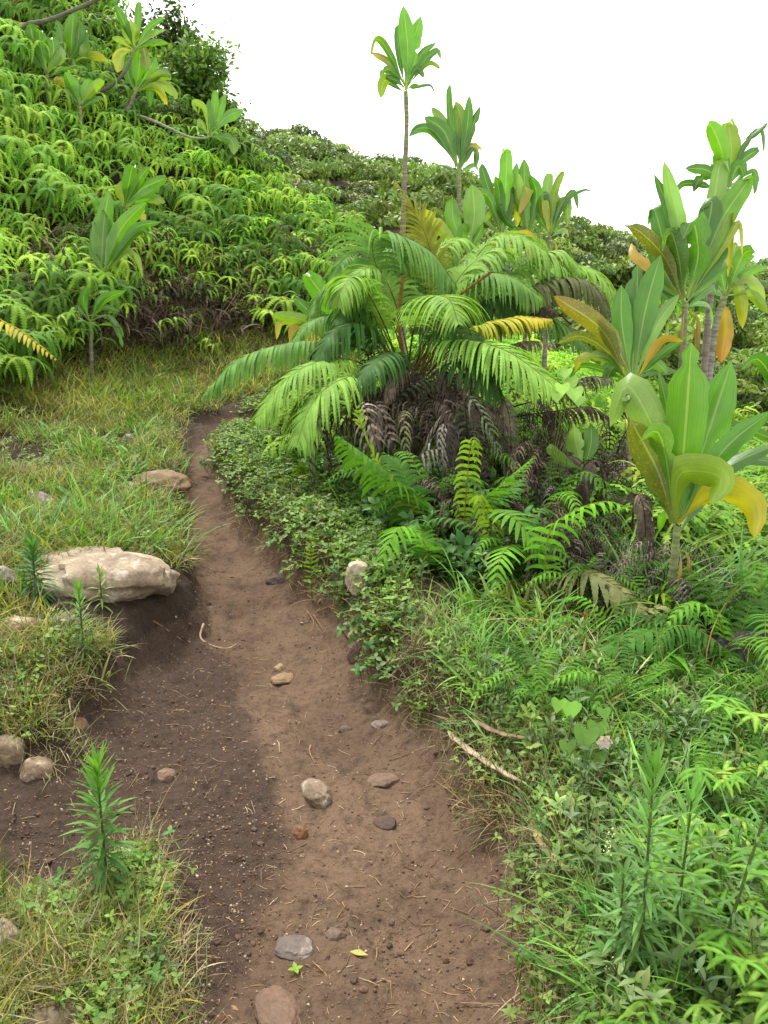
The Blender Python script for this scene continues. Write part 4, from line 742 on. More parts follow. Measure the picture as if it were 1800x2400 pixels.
def samp(n, ulo, uhi, ylo, yhi, cond, logy=True, pad=None):
    out = []; 
    while len(out) < n:
        k = n*2; u = rng.uniform(ulo, uhi, k); y = np.exp(rng.uniform(math.log(ylo), math.log(yhi), k)) if logy else rng.uniform(ylo, yhi, k)
        x = u*y; ok = cond(x, y, u) & offrock(x, y); out += list(zip(x[ok], y[ok]))
    return out[:n]
tuft = [blades(14, .13, .0055, GC, .7, .035) for _ in range(5)]; tuftS = [blades(14, .14, .004, GCs, 1.1, .04) for _ in range(4)]; tuftG = [blades(9, .26, .012, GCg, .8, .04, 6) for _ in range(5)]
Lx = lambda y: np.interp(y, PY, PL); Rx = lambda y: np.interp(y, PY, PR)
Yb = lambda u: np.interp(u, YB_U, YB)
leftg = lambda x, y, u: (pathd(x, y) < -.03) & (x < Lx(y)+.3) & (y < Yb(u)+.3) & (fbm(x*1.3, y*1.3, 41) > -.35)
def lens(m, p, d, nrmv, L, W, c, seg=4, bend=.3, fold=.25):
    q = [p]; d = nrm(d)
    for e in range(seg): q.append(q[-1]+d*L/seg); d = nrm(d-UP*bend/seg)
    q = np.array(q); S = nrm(np.cross(d, nrmv)); S = np.tile(S, (seg+1, 1)); w = np.interp(np.linspace(0, 1, seg+1), [0,.3,.55,1], [.15,.9,1,.04])*W*.5
    ribbon(m, q, S, w, c, 3, fold)
def herb(h, nl, L, W, cols, lean=.2):
    m = MB(); top = np.array([rng.normal(0, lean)*h, rng.normal(0, lean)*h, h]); P = curve([np.zeros(3)-[0,0,.02], top*.5+rng.normal(0, .01, 3), top], 8); tube(m, P, np.linspace(.003, .0015, 8), lin(110,120,70), 4)
    c = cols[rng.integers(len(cols))]
    for k in range(nl):
        t = .15+.85*(k+.5)/nl; p = P[min(7, int(t*7.99))]; a = k*2.4+rng.uniform(-.3, .3); el = .15+.9*t*rng.uniform(.5, 1)
        d = np.array([math.cos(a)*math.cos(el), math.sin(a)*math.cos(el), math.sin(el)]); lens(m, p, d, UP+rng.normal(0, .2, 3), L*rng.uniform(.6, 1.15)*(1-.4*max(0, t-.7)/.3), W*rng.uniform(.8, 1.2), jit(c, .15), 4, .7)
    return m
HC = [lin(130,166,112), lin(146,184,112), lin(116,150,102), lin(160,200,120), lin(140,170,134)]
herbs = [herb(rng.uniform(.14, .26), 13, .085, .02, HC) for _ in range(8)]+[herb(rng.uniform(.1, .18), 10, .07, .03, HC) for _ in range(4)]
scatter_stuff('meadow_grass', tuft, samp(2000, -.62, -.12, 3.1, 11.8, leftg), M_grass, 'short yellowish green grass on the slope left of the trail', 'grass', .5, 1.6)
scatter_stuff('slope_herbs', herbs, samp(420, -.62, -.14, 3.2, 10.5, lambda x, y, u: leftg(x, y, u) & (fbm(x*1.7, y*1.7, 81) > .0)), M_grass, 'small leafy herbs mixed into the left slope grass', 'undergrowth', .3, .7)
scatter_stuff('tall_grass', tuftG, samp(420, -.62, -.14, 3.6, 10.5, lambda x, y, u: leftg(x, y, u) & (fbm(x*1.2, y*1.2, 85) > .12)), M_grass, 'longer arching grass tufts on the left slope', 'grass', .6, 1.1)
scatter_stuff('bank_foot_grass', tuft, samp(1500, -.62, .02, 7.4, 12.5, lambda x, y, u: (y > Yb(u)-2.2) & (y < Yb(u)+.25+.9*fbm(x*1.4, y*.6, 93)) & (pathd(x, y) < -.05), False), M_grass, 'grass and weeds at the foot of the fern bank', 'grass', .8, 1.8)
scatter_stuff('bank_foot_straw', tuftS, samp(700, -.62, .02, 7.4, 12.5, lambda x, y, u: (y > Yb(u)-1.8) & (y < Yb(u)+.5) & (pathd(x, y) < -.05), False), M_dry, 'dead grass at the foot of the fern bank', 'dry grass', .8, 1.6)
scatter_stuff('dry_grass', tuftS, samp(3200, -.6, -.15, 2.9, 11.8, leftg), M_dry, 'straw coloured dead grass mixed in along the left verge', 'dry grass', .6, 1.2)
lowleft = lambda x, y, u: (pathd(x, y) < -.02) & (x < -.42) & (fbm(x*3, y*3, 51) > -.25)
scatter_stuff('verge_grass', tuft, samp(340, -.62, -.2, 1.35, 3.1, lowleft), M_grass, 'green grass tufts around the near left rocks', 'grass', .45, .95)
scatter_stuff('verge_straw', tuftS, samp(880, -.62, -.18, 1.35, 3.2, lambda x, y, u: (pathd(x, y) < .06) & (x < -.38)), M_dry, 'matted pale straw on the near left verge', 'dry grass', .4, .9, tilt=.6)
rightv = lambda x, y, u: (pathd(x, y) < -.05) & (x > Rx(y)) & (y < 7)
scatter_stuff('broad_grass', tuftG, samp(900, -.15, .62, 1.4, 6.5, lambda x, y, u: rightv(x, y, u) & (u > .02) & (pathd(x, y) < -.16-.12*(y < 2.6)) & (fbm(x*2, y*2, 61) > -.15)), M_grass, 'broad-bladed green grass right of the trail', 'grass', .4, 1.05)
tuftL = [blades(16, .22, .006, GCg, .8, .045, 6) for _ in range(4)]
scatter_stuff('fine_grass', tuftL, samp(620, -.05, .62, 1.4, 5.5, lambda x, y, u: rightv(x, y, u) & (pathd(x, y) < -.12) & (fbm(x*2.6, y*2.6, 66) > -.1)), M_grass, 'fine long green grass through the right undergrowth', 'grass', .5, 1.2)
scatter_stuff('right_straw', tuftS, samp(800, -.22, .3, 1.4, 5.5, lambda x, y, u: (pathd(x, y) < .03) & (pathd(x, y) > -.25) & (x > Rx(y)-.15)), M_dry, 'thin dead grass fringing the right trail edge', 'dry grass', .4, .9, tilt=.6)
scatter_stuff('herb_undergrowth', herbs, samp(1050, -.12, .62, 1.4, 5.2, lambda x, y, u: rightv(x, y, u) & (pathd(x, y) < -.08) & (fbm(x*2.2, y*2.2, 77) > -.3) & (rng.random(len(x)) > (.35+.6*sstep(2.6, 3.6, y+u*.6)))), M_grass, 'leafy green herb undergrowth right of the trail', 'undergrowth', .3, .78)
def trefoil(n, l, cols):
    m = MB()
    for k in range(n):
        p = np.array([rng.normal(0, .05), rng.normal(0, .05), rng.uniform(.01, .06)]); a0 = rng.uniform(0, 6.28); c = jit(cols[rng.integers(len(cols))], .2); up = nrm(UP+rng.normal(0, .35, 3)); ll = l*rng.uniform(.6, 1.2)
        for j in range(3):
            a = a0+j*2.09; lens(m, p, np.array([math.cos(a), math.sin(a), rng.uniform(-.1, .4)]), up, ll, ll*.58, c, 4, .35, .2)
        tube(m, curve([p-[0,0,.06], p], 3), .001, lin(130,120,80), 3)
    return m
TFC = [lin(150,195,100), lin(135,180,110), lin(120,165,80), lin(100,148,76), lin(140,180,95), lin(128,160,110), lin(90,132,72)]
tref = [trefoil(9, .026, TFC) for _ in range(6)]
scatter_stuff('creeping_cover', tref, samp(1500, -.24, .02, 3.0, 9, lambda x, y, u: (pathd(x, y) < .0) & (x > Rx(y)-.1) & (pathd(x, y) > -.75)), M_grass, 'small-leaved creeping plants on the right trail bank', 'ground cover', .7, 1.3)
scatter_stuff('near_creepers', tref, samp(620, -.1, .6, 1.35, 3.2, lambda x, y, u: (pathd(x, y) < .02) & (x > Rx(y)-.1)), M_grass, 'creeping trefoil leaves at the near right trail edge', 'ground cover', .6, 1.1)
scatter_stuff('left_creepers', tref, samp(700, -.6, -.18, 1.4, 9, lambda x, y, u: (pathd(x, y) < -.02) & (x < Lx(y)+.2) & (fbm(x*2, y*2, 71) > .05) & (y < Yb(u)+.5)), M_grass, 'small creeping leaves between the left verge grass', 'ground cover', .5, 1.0)
# field below on the right, and behind the big fern
scatter_stuff('downhill_ferns', [fern_clump(6, .26, 5, .3, [lin(140,182,84), lin(120,172,78), lin(158,195,98)], .9, .3) for _ in range(4)], samp(1100, .22, .68, 4.6, 24, lambda x, y, u: (u > .28) | (y > 7)), M_fern, 'bright fern and grass field falling away behind the right ti plants', 'ferns', .7, 1.2)
scatter_stuff('downhill_grass', tuftG, samp(5200, .16, .7, 3.6, 24, lambda x, y, u: u > .29), M_grass, 'light green tall grass on the downhill side', 'grass', .9, 2.1)
scatter_stuff('slope_ferns', [fern_clump(6, .26, 5, .3, BANKC, 1.0, .3) for _ in range(3)], samp(420, -.2, .3, 8.5, 20, lambda x, y, u: (y > 9.8) & (pathd(x, y) < -.3) & ((u > -.01) | (y > Yb(u)+.6))), M_fern, 'ferns and brush growing beyond the big fern', 'ferns', .8, 1.3)
scatter_stuff('rear_growth', fill+tuftG+tuftG, samp(420, -.1, .32, 6.5, 9.6, lambda x, y, u: pathd(x, y) < -.12), M_fern, 'ferns and grass growing close behind the big fern', 'undergrowth', .7, 1.3)
# dead litter on the bank face and under the big fern
def deadblades(n, L, r):
    m = MB()
    for k in range(n):
        p = np.array([rng.normal(0, r), rng.normal(0, r), rng.uniform(.0, .25)]); a = rng.uniform(0, 6.28)
        blade(m, p, np.array([math.cos(a), math.sin(a), rng.uniform(-.4, .5)]), L*rng.uniform(.5, 1.2), L*.16, [lin(88,76,68), lin(122,108,98), lin(68,57,52), lin(150,134,116)][rng.integers(4)], 8, rng.uniform(.6, 1.6), .6)
        if rng.random() < .6: tube(m, curve([p, p+rng.normal(0, .08, 3), p+rng.normal(0, .16, 3)], 5), .003, lin(130,105,85), 3)
    return m
dl = [deadblades(14, .22, .13) for _ in range(4)]
scatter_stuff('dead_fern_litter', dl, samp(360, -.42, -.02, 8.5, 13, lambda x, y, u: (y > Yb(u)-.45) & (y < Yb(u)+.75) & (fbm(x*1.6, y*1.6, 91) > -.3), False), M_dead, 'purplish brown dead fern litter on the bank face', 'dead ferns', .7, 1.3)
scatter_stuff('bank_face_sprigs', fill[:3]+herbs+tuftG+tuft, samp(950, -.5, .02, 8.3, 13, lambda x, y, u: (y > Yb(u)-.7) & (y < Yb(u)+.8) & (fbm(x*1.5, y*1.5, 98) > -.12), False), M_grass, 'green sprigs and grass hanging on the bank face', 'undergrowth', .5, 1.1)
scatter_stuff('fern_litter', dl, samp(230, -.02, .36, 3.9, 7.0, lambda x, y, u: (pathd(x, y) < -.9)), M_dead, 'dark dead fronds heaped under the big fern', 'dead ferns', .35, .75)
def dead_bush(nf, h):
    m = MB()
    for k in range(nf):
        a = rng.uniform(0, 6.28); d = np.array([math.cos(a), math.sin(a), 0]); hh = h*rng.uniform(.5, 1.1); r = rng.uniform(.15, .4)
        c = [lin(122,110,98), lin(80,70,62), lin(148,136,122), lin(64,57,52), lin(95,105,72)][rng.integers(5)]
        frond(m, [np.zeros(3), d*r*.3+UP*hh*.8, d*r*.8+UP*hh, d*r*1.3+UP*hh*.75, d*r*1.5+UP*hh*rng.uniform(.1, .45)], 20, .13*rng.uniform(.7, 1.2), .018, c, lin(80,62,50), 62, 1.6, 5, .3, 0, .005, .5, None, 0, rng.uniform(-.3, .4), None, .55, .15)
    return m
db = [dead_bush(8, .62) for _ in range(5)]
scatter_stuff('dead_thicket', db, samp(30, .0, .33, 4.9, 6.6, lambda x, y, u: (pathd(x, y) < -1.0)), M_dead, 'tangle of grey brown dead fronds hanging below the big fern', 'dead ferns', .6, 1.15)
tuftB = [blades(10, .2, .017, [lin(125,178,84), lin(105,160,78), lin(140,190,98), lin(175,160,105)], 1.0, .05, 6) for _ in range(4)]
scatter_stuff('bamboo_grass', tuftB, samp(330, .12, .6, 2.6, 4.8, lambda x, y, u: (pathd(x, y) < -.4) & (fbm(x*2.4, y*2.4, 131) > -.1)), M_grass, 'lance-leaved grass clumps right of the trail', 'grass', .6, 1.3)
scatter_stuff('right_dead_grass', tuftS, samp(420, .18, .6, 2.8, 5, lambda x, y, u: (pathd(x, y) < -.5)), M_dry, 'brown dead grass among the right undergrowth', 'dry grass', .8, 1.8)
scatter_stuff('low_dead_fronds', db, samp(60, .06, .42, 3.4, 5.0, lambda x, y, u: (pathd(x, y) < -.75) & (y+u*2 > 4.2)), M_dead, 'low withered fronds around the foot of the big near ti plant', 'dead ferns', .35, .6)
def fern_plant(nf, h, plen, cols):
    fr = []
    for k in range(nf):
        a = k*6.28/nf+rng.uniform(-.4, .4); d = np.array([math.cos(a), math.sin(a), 0]); hh = h*rng.uniform(.7, 1.15); r = rng.uniform(.25, .5)*h/.4; m = MB()
        frond(m, [np.zeros(3), d*r*.35+UP*hh*.75, d*r*.9+UP*hh, d*r*1.5+UP*hh*.7], 18, plen, plen*.2, cols[rng.integers(len(cols))], lin(150,155,80), 70, .8, 7, .18, 0, .0035, .18, None, 0, 0, None, .7); fr.append(m)
    return fr
fps = []
for k in range(4):
    fr = fern_plant(6, .42, .11, [SW*.9, SWD, SW*1.05, SWD*1.1]); fps.append([mesh_from('frond', *m.arrays(), M_fern) for m in fr])
spots = samp(20, .0, .5, 2.7, 6.0, lambda x, y, u: (pathd(x, y) < -.55) & (y+u*1.5 > 3.2))
spots += samp(22, -.02, .32, 4.7, 6.3, lambda x, y, u: pathd(x, y) < -.9)
spots += samp(12, .12, .5, 1.9, 3.0, lambda x, y, u: pathd(x, y) < -.3)
for i, (x, y) in enumerate(spots):
    t = thing('sword_fern', 'green sword fern with arching fronds in the tangle right of the trail', 'fern', (x, y, hz(x, y)-.02), 'sword ferns in the right tangle')
    s = rng.uniform(.5, .95)*(.55 if y < 3 else 1); t.scale = (s, s, s); t.rotation_euler = (0, 0, rng.uniform(0, 6.28))
    for me in fps[i % 4]: link('frond', me, t)
dh = [herb(rng.uniform(.12, .22), 10, .09, .035, [lin(78,135,66), lin(66,118,58)]) for _ in range(5)]
scatter_stuff('shade_herbs', dh, samp(620, -.12, .36, 3.9, 6.6, lambda x, y, u: (pathd(x, y) < -.5)), M_grass, 'dark broad-leaved herbs in the shade below the big fern', 'undergrowth', .7, 1.2)
# ------------------------------------------------------------------ bright forked ferns in the right foreground
hi = [fern_clump(24, .165, 5, .15, [lin(140,198,92), lin(120,182,84), lin(162,212,108)], .75, .26) for _ in range(4)]
him = [mesh_from('fern_fronds', *p.arrays(), M_fern) for p in hi]
k = 0
for px, py in ((1690,2300),(1780,2260),(1640,2400),(1760,2420),(1800,2130),(1620,2080),(1720,1960),(1790,1880),(1640,1890),(1760,1800),(1850,2350),(1850,2050),(1720,2160),(1560,2180),(1600,1980),(1500,2400),(1700,1720)):
    g = gp(px, py+60); o = link('lacy_fern', him[k % 4]); s = rng.uniform(.4, .66); o.location = (g[0], g[1], g[2]); o.rotation_euler = (rng.uniform(-.1, .1), rng.uniform(-.1, .1), rng.uniform(-.8, .8)); o.scale = (s, s, s)
    tag(o, 'lime green lacy forked fern in the right foreground', 'fern', 'lacy ferns in the right foreground'); k += 1
# ------------------------------------------------------------------ tall weeds
def weed(label, base, h, nl, L, W, c1, c2, lean=(0,0), group='feathery weeds'):
    t = thing('tall_weed', label, 'weed', base, group); top = np.array([lean[0], lean[1], h]); m = MB()
    P = curve([np.zeros(3)-[0,0,.02], top*.5, top], 30); tube(m, P, np.linspace(.005, .002, 30), lin(105,130,80), 5); obj('stem', m, M_grass, t)
    m = MB()
    for k in range(nl):
        f = (k+.5)/nl; p = P[int(f*29.9)]; a = k*2.4+rng.uniform(-.3, .3); el = -.6+1.8*f**1.2
        d = np.array([math.cos(a)*math.cos(el), math.sin(a)*math.cos(el), math.sin(el)]); lens(m, p, d, nrm(UP+d*.01+rng.normal(0, .1, 3)), L*rng.uniform(.7, 1.15)*(1.1-.45*f), W, jit(c1*(1-f)+c2*f, .15), 6, .9-.7*f, .3)
    obj('foliage', m, M_grass, t); return t
W1 = lin(98,155,98); W2 = lin(128,195,84); W3 = lin(125,175,122)
weed('feathery green weed standing by the bare soil at the near left', gp(255,2110), .40, 140, .125, .013, W1, W2)
weed('small silvery weed right of the long slab rock', gp(240,1425), .16, 30, .09, .012, lin(140,170,110), lin(150,190,110))
weed('thin upright weed above the left dirt scarp', gp(200,1560), .32, 90, .085, .009, W1, W2)
weed('bushy green weed in front of the long slab rock', gp(88,1410), .25, 120, .14, .016, lin(85,150,80), lin(100,170,90))
weed('tall grey-green weed leading the right foreground', gp(1495,2330), .54, 120, .12, .012, W3, lin(125,190,100), (.0,.02))
weed('second grey-green weed just behind the tallest right one', gp(1570,2300), .44, 80, .11, .011, W3, lin(115,175,100), (.03,.05))
weed('leaning dark-stemmed weed near the right edge', gp(1660,2320), .6, 80, .07, .008, lin(100,145,100), lin(110,165,95), (.14,.05))
weed('short grey-green weed at the foot of the tall right weeds', gp(1440,2330), .3, 60, .11, .012, W3, W3)
# heart-leaved vine with flower
def heart(m, p, n, upv, s, c):
    n = nrm(n); u = nrm(upv-n*np.dot(upv, n)); r = np.cross(u, n); t = np.linspace(0, 1, 9)
    hw = np.array([.05,.5,.62,.62,.55,.44,.3,.15,.01]); y = np.array([.22,.3,.15,-.05,-.25,-.45,-.63,-.8,-1])
    hw[0] = .38; y[0] = .34
    V, Cc = [], []
    for a, b in zip(hw, y): V += [p+(r*-a+u*b+n*a*.18)*s, p+(u*min(b, .12)+n*0)*s, p+(r*a+u*b+n*a*.18)*s]; Cc += [c]*3
    i = np.arange(8)*3; m.add(V, np.concatenate([np.stack([i,i+1,i+4,i+3],1), np.stack([i+1,i+2,i+5,i+4],1)]), np.array(Cc))
g0 = gp(1380,1800); t = thing('heart_leaved_vine', 'vine with fresh heart-shaped leaves and a pale violet flower', 'vine', g0)
m = MB(); ms = MB(); HL = lin(130,195,85)
for px, py, s in ((1375,1715,.075),(1335,1650,.05),(1345,1655,.045),(1360,1770,.10),(1400,1700,.06),(1395,1770,.07),(1415,1665,.04),(1310,1645,.045),(1440,1760,.05),(1330,1745,.05)):
    p = P3(px, py, g0[1]-.05+rng.uniform(-.05, .05)); heart(m, p, nrm(CAM-p)+np.array([rng.uniform(-.3, .3), 0, .5]), UP, s*.85, jit(HL, .15)); tube(ms, curve([g0, (g0+p)/2+[0,.03,.02], p], 8), .0018, lin(130,150,80), 4)
obj('leaves', m, M_grass, t, g0); obj('stem', ms, M_grass, t, g0)
m = MB(); p = P3(1415,1735,g0[1]-.09)
for k in range(6):
    a = k*1.05; d = nrm(np.array([math.cos(a), -.5, math.sin(a)])); lens(m, p, d, np.array([0,-1,.2]), .03, .022, lin(205,190,235,.8), 4, .2)
tube(m, curve([p+[0,.04,-.01], p], 4), [.004,.005,.008,.01], lin(225,215,240,.8), 6)
obj('flower', m, M_grass, t, g0)
b0 = gp(1250, 1240); t = thing('heart_leaved_vine', 'vine with pale round leaves climbing over dead fronds beside the big near ti plant', 'vine', b0)
m = MB(); ms = MB()
for px, py, s in ((1335,890,.07),(1345,915,.075),(1318,905,.06),(1356,935,.05),(1305,925,.05),(1328,870,.05)):
    p = P3(px, py, 4.7+rng.uniform(-.08, .08)); heart(m, p, nrm(CAM-p)+np.array([rng.uniform(-.5, .5), 0, .7]), UP, s*1.1, jit(lin(150,205,110), .12)); tube(ms, curve([b0, (b0+p)/2+[.05,.03,.1], p], 8), .002, lin(130,150,80), 4)
obj('leaves', m, M_grass, t, b0); obj('stem', ms, M_grass, t, b0)
b0 = gp(1003, 1190); m = MB(); tube(m, curve([P3(1005, 1150, b0[1]), P3(1004, 1085, b0[1]), P3(1006, 1040, b0[1]-.02)], 6), .006, np.array([.5,.5,.5,0]), 4)
tag(obj('marker_stake', m, M_dry, None, b0), 'thin white stake standing in the shade under the big fern', 'stake')
b0 = gp(1160, 1160); m = MB(); tube(m, curve([P3(1162, 1150, b0[1]), P3(1160, 1080, b0[1]), P3(1163, 1000, b0[1])], 6), .006, lin(150,70,45), 5)
tag(obj('dead_stem', m, M_dry, None, b0), 'reddish bare stem standing upright under the dead fronds', 'stem')
for lab, px, py, h, cc in (('sprig of tiny pink flowers at the right trail edge', 1295, 2120, .14, (205,140,170)), ('sprig of minute white flowers among the right herbs', 1410, 2110, .2, (225,230,215)), ('pale pink flower head behind the tall right weeds', 1525, 1900, .12, (225,170,190)), ('pink flower spike in the creeping cover by the bend', 716, 1230, .09, (200,120,165)), ('white flower sprig low in the right foreground', 1415, 2360, .12, (235,235,225))):
    g = gp(px, py); t = thing('flower_sprig', lab, 'flower', g); m = MB(); q = np.array([rng.uniform(-.02, .02), 0, h]); tube(m, curve([np.zeros(3), q*.5+[.01,0,0], q], 6), .0012, lin(140,140,90), 4); obj('stem', m, M_grass, t)
    m = MB()
    for k in range(26):
        p = q*rng.uniform(.62, 1.02)+rng.normal(0, .007, 3)
        a = rng.uniform(0, 6.28); lens(m, p, np.array([math.cos(a), math.sin(a), .5]), UP, .0055, .004, jit(lin(*cc, .8), .1), 2)
    obj('blossoms', m, M_grass, t)
# ------------------------------------------------------------------ rocks
def rock(label, px, py, wpx, hpx, c, depth=.9, seed=0, lichen=1., flat=.5, rotz=None, sink=.56, group='rocks beside the trail', name='rock', ang=.3, box=0):
    g = gp(px, py); Y = g[1]; w = wpx*mpp(Y*1.08)*.5; hgt = hpx*mpp(Y*1.08)
    import bmesh
    bm = bmesh.new(); bmesh.ops.create_icosphere(bm, subdivisions=5, radius=1)
    so = Vector((seed*7.3, seed*3.1, seed*1.7))
    planes = [Vector((random.gauss(0, 1), random.gauss(0, 1), random.gauss(0, .8))).normalized() for _ in range(9)]; offs = [random.uniform(.62, .95) for _ in planes]
    for v in bm.verts:
        n = v.co.normalized(); r = 1.0
        if box: r = 1/(abs(n.x)**box+abs(n.y)**box+abs(n.z)**box)**(1/box)
        for pl, of in zip(planes, offs):
            dp = n.dot(pl)
            if dp > .15: r = min(r, of/dp*(1-ang)+ang*1.0 if of/dp < 1 else r)
        r *= 1+(.05 if box else .14)*mnoise.noise(n*1.6+so)+(.035 if box else .06)*mnoise.noise(n*4+so)+.022*mnoise.noise(n*11+so)+.01*mnoise.noise(n*25+so)
        v.co = n*r
    me = bpy.data.meshes.new(name); bm.to_mesh(me); bm.free(); me.materials.append(M_rock)
    me.polygons.foreach_set('use_smooth', np.full(len(me.polygons), True))
    o = link(name, me); o.scale = (w, w*depth, hgt*flat)
    o.rotation_euler = (random.uniform(-.12, .12), random.uniform(-.12, .12), rotz if rotz is not None else random.uniform(-.4, .4))
    o.location = (g[0], g[1], g[2]+hgt*flat*(1-2*sink)); o.color = (*lin(*c, .42), lichen)
    return tag(o, label, 'rock', group)
TAN = (190,160,120); GRY = (165,150,140); RED = (158,128,104)
rock('long flat tan slab of rock on the left ledge above the trail', 222, 1350, 350, 100, (192,170,140), .7, 1, .9, .6, .05, .58, box=5., ang=1.0)
rock('grey rock at the left edge beside the bushy weed', 5, 1372, 85, 85, GRY, .9, 2, 1., .6)
rock('rounded mossy tan rock half buried at the left edge', 40, 1480, 130, 70, TAN, .9, 3, .8, .6)
rock('brown half buried stone right of the rounded mossy rock', 165, 1470, 75, 60, RED, .9, 4, .3, .6)
rock('brown clay-covered rock at the left edge, upper of a pair', 20, 1765, 95, 80, (172,148,118), .9, 5, .4, .6)
rock('wedge-shaped brown rock, lower of the left pair', 88, 1818, 85, 80, (170,145,115), .9, 6, .5, .6)
rock('small earthy stone near the left scarp', 182, 1705, 62, 40, (150,112,85), .9, 7, .1, .55)
rock('flat reddish stone in the dark loose soil', 388, 1822, 55, 40, (150,118,95), .9, 8, .1, .5)
rock('rounded pale stone standing out in the middle of the trail', 742, 1868, 64, 78, (195,172,142), 1.9, 9, 1.3, .42, .5, .42, ang=.85, name='stone')
rock('orange-brown stone just below the pale trail stone', 705, 1960, 40, 58, (190,120,65), 1.0, 10, .1, .5, name='stone')
rock('flush worn stone right of the pale trail stone', 900, 1830, 85, 45, (140,108,84), .8, 11, .1, .3, name='stone')
rock('dark muddy lump in the right of the trail', 905, 1935, 70, 45, (95,68,54), .8, 12, .0, .5, name='stone')
rock('small round stone in the near trail', 785, 2195, 55, 42, (125,98,82), .9, 13, .2, .55, name='stone')
rock('flat grey stone flush with the near trail', 690, 2225, 105, 45, (140,122,112), .8, 14, .6, .34, None, .4, ang=.9, name='stone')
rock('long worn stone ridge at the bottom of the trail', 650, 2375, 120, 110, (130,98,76), 1.6, 15, .1, .22, .4, .42, ang=.9, name='stone')
rock('large pale rock cut by the left edge near the bottom', 12, 2215, 120, 150, (195,170,145), 1.0, 16, 1.2, .55)
rock('broad flat mossy rock in the bottom left corner', 120, 2420, 280, 90, (120,100,68), .8, 17, .1, .4, .1)
rock('angular cream rock among the creepers right of the trail', 836, 1385, 66, 70, (248,230,196), .9, 18, 1.2, .56, .6, .2, ang=.2, box=2.6)
rock('dark stone sticking out of the right trail cut', 655, 1362, 62, 30, (90,68,56), .9, 19, .0, .6)
rock('lichen-spotted grey rock in the left grass', 95, 1180, 90, 55, (180,165,155), .8, 20, 1.3, .6)
rock('small grey stone on the upper left verge', 302, 1040, 36, 34, GRY, .9, 21, .8, .7)
rock('brown rock ledge at the left of the trail bend', 372, 1135, 140, 55, (165,130,90), .7, 22, .4, .6)
rock('pale stone in the grass below the rock ledge', 312, 1152, 45, 40, (205,185,150), .9, 23, .8, .6)
rock('small grey stone flush in mid trail', 810, 1712, 38, 30, (125,105,92), .9, 24, .1, .4, name='stone')
rock('flat grey stone at the right of mid trail', 893, 1697, 48, 22, (135,115,105), .9, 25, .2, .35, name='stone')
rock('small tan stone lying above a flat one in mid trail', 655, 1572, 32, 26, TAN, .9, 26, .2, .6, name='stone')
rock('flat layered tan stone in mid trail', 665, 1593, 62, 22, (170,138,100), .8, 27, .2, .45, name='stone')
rock('earthy rock set in the right trail bank', 835, 1530, 60, 55, (120,92,72), .9, 28, .1, .6)
rock('round reddish rock under the dull ferns at the right', 1560, 1545, 105, 50, (190,120,75), .9, 29, .0, .6)
rock('grey stone between the two left trail edge rocks', 190, 1590, 40, 34, (110,88,76), .9, 30, .2, .5)
# ------------------------------------------------------------------ litter on the trail
def straws(n, pts, L0, L1, r, cols):
    m = MB(); P = np.array(pts); z = H(P[:, 0], P[:, 1], True)
    for k in range(n):
        a = rng.uniform(0, 6.28); l = rng.uniform(L0, L1)*rng.random()**.5; d = np.array([math.cos(a), math.sin(a)])*l/2; b = rng.normal(0, l*.05, 2)
        q = np.array([[*(P[k]-d), 0], [*(P[k]+b), .002], [*(P[k]+d), 0]]); q[:, 2] += H(q[:, 0], q[:, 1], True)+r*.7
        tube(m, q, [r, r, r*.6], jit(cols[rng.integers(len(cols))], .25), 3)
    return m
SC_ = [lin(190,158,115), lin(165,132,98), lin(140,108,82), lin(215,190,150)]
pp = samp(1100, -.5, .25, 1.4, 8.5, lambda x, y, u: pathd(x, y) > .0)
tag(obj('straw_litter', straws(1100, pp, .01, .055, .0011, SC_), M_dry), 'tiny straw bits and dead needles strewn on the trail', 'litter', kind='stuff')
pp = samp(170, -.5, .25, 1.4, 4, lambda x, y, u: pathd(x, y) > -.02)
tag(obj('twig_litter', straws(170, pp, .05, .12, .0014, SC_), M_dry), 'short pale twigs scattered over the near trail', 'litter', kind='stuff')
m = MB(); pp = samp(16000, -.5, .25, 1.35, 6, lambda x, y, u: (pathd(x, y) > -.02) & ((loosez(x, y)+.25) > rng.random(len(x)))); P = np.array(pp); z = H(P[:, 0], P[:, 1], True)
oc = np.array([[-1,-1,-1],[1,-1,-1],[1,1,-1],[-1,1,-1],[-.7,-.7,.8],[.7,-.7,.8],[.7,.7,.8],[-.7,.7,.8]])*.8; oq = np.array([[0,3,2,1],[4,5,6,7],[0,1,5,4],[1,2,6,5],[2,3,7,6],[3,0,4,7]])
V, Q, C = [], [], []
for k in range(len(P)):
    s = .001+.005*rng.random()**5; a = rng.uniform(0, 6.28); ca, sa = math.cos(a), math.sin(a); o = oc*s*rng.uniform(.6, 1.3, (8, 3)); o = o@np.array([[ca,sa,0],[-sa,ca,0],[0,0,1]])
    V.append(o+[P[k, 0], P[k, 1], z[k]+s*.2]); 
    Q.append(oq+k*8); c = jit((lin(100,80,66,.8) if rng.random() < .5 else lin(92,70,58,.8)) if rng.random() < .78 else lin(172,150,124), .3); C.append(np.tile([*c, 0], (8, 1)))
m.V = V; m.Fq = Q; m.C = C
o = tag(obj('soil_crumbs', m, M_dry, smooth=False), 'loose soil crumbs and grit on the trail surface', 'soil crumbs', kind='stuff')
m = MB(); pp = samp(1500, -.5, .25, 1.4, 7, lambda x, y, u: (pathd(x, y) > -.04) & (pathd(x, y) < .5) & ((fbm(x*5, y*5, 121) > .22-.25*loosez(x, y)) & (rng.random(len(x)) < .6) | ((pathd(x, y) < .1) & (rng.random(len(x)) < .35)))); P = np.array(pp); z = H(P[:, 0], P[:, 1], True)
import itertools
sph = []; nr = 7; ns_ = 5
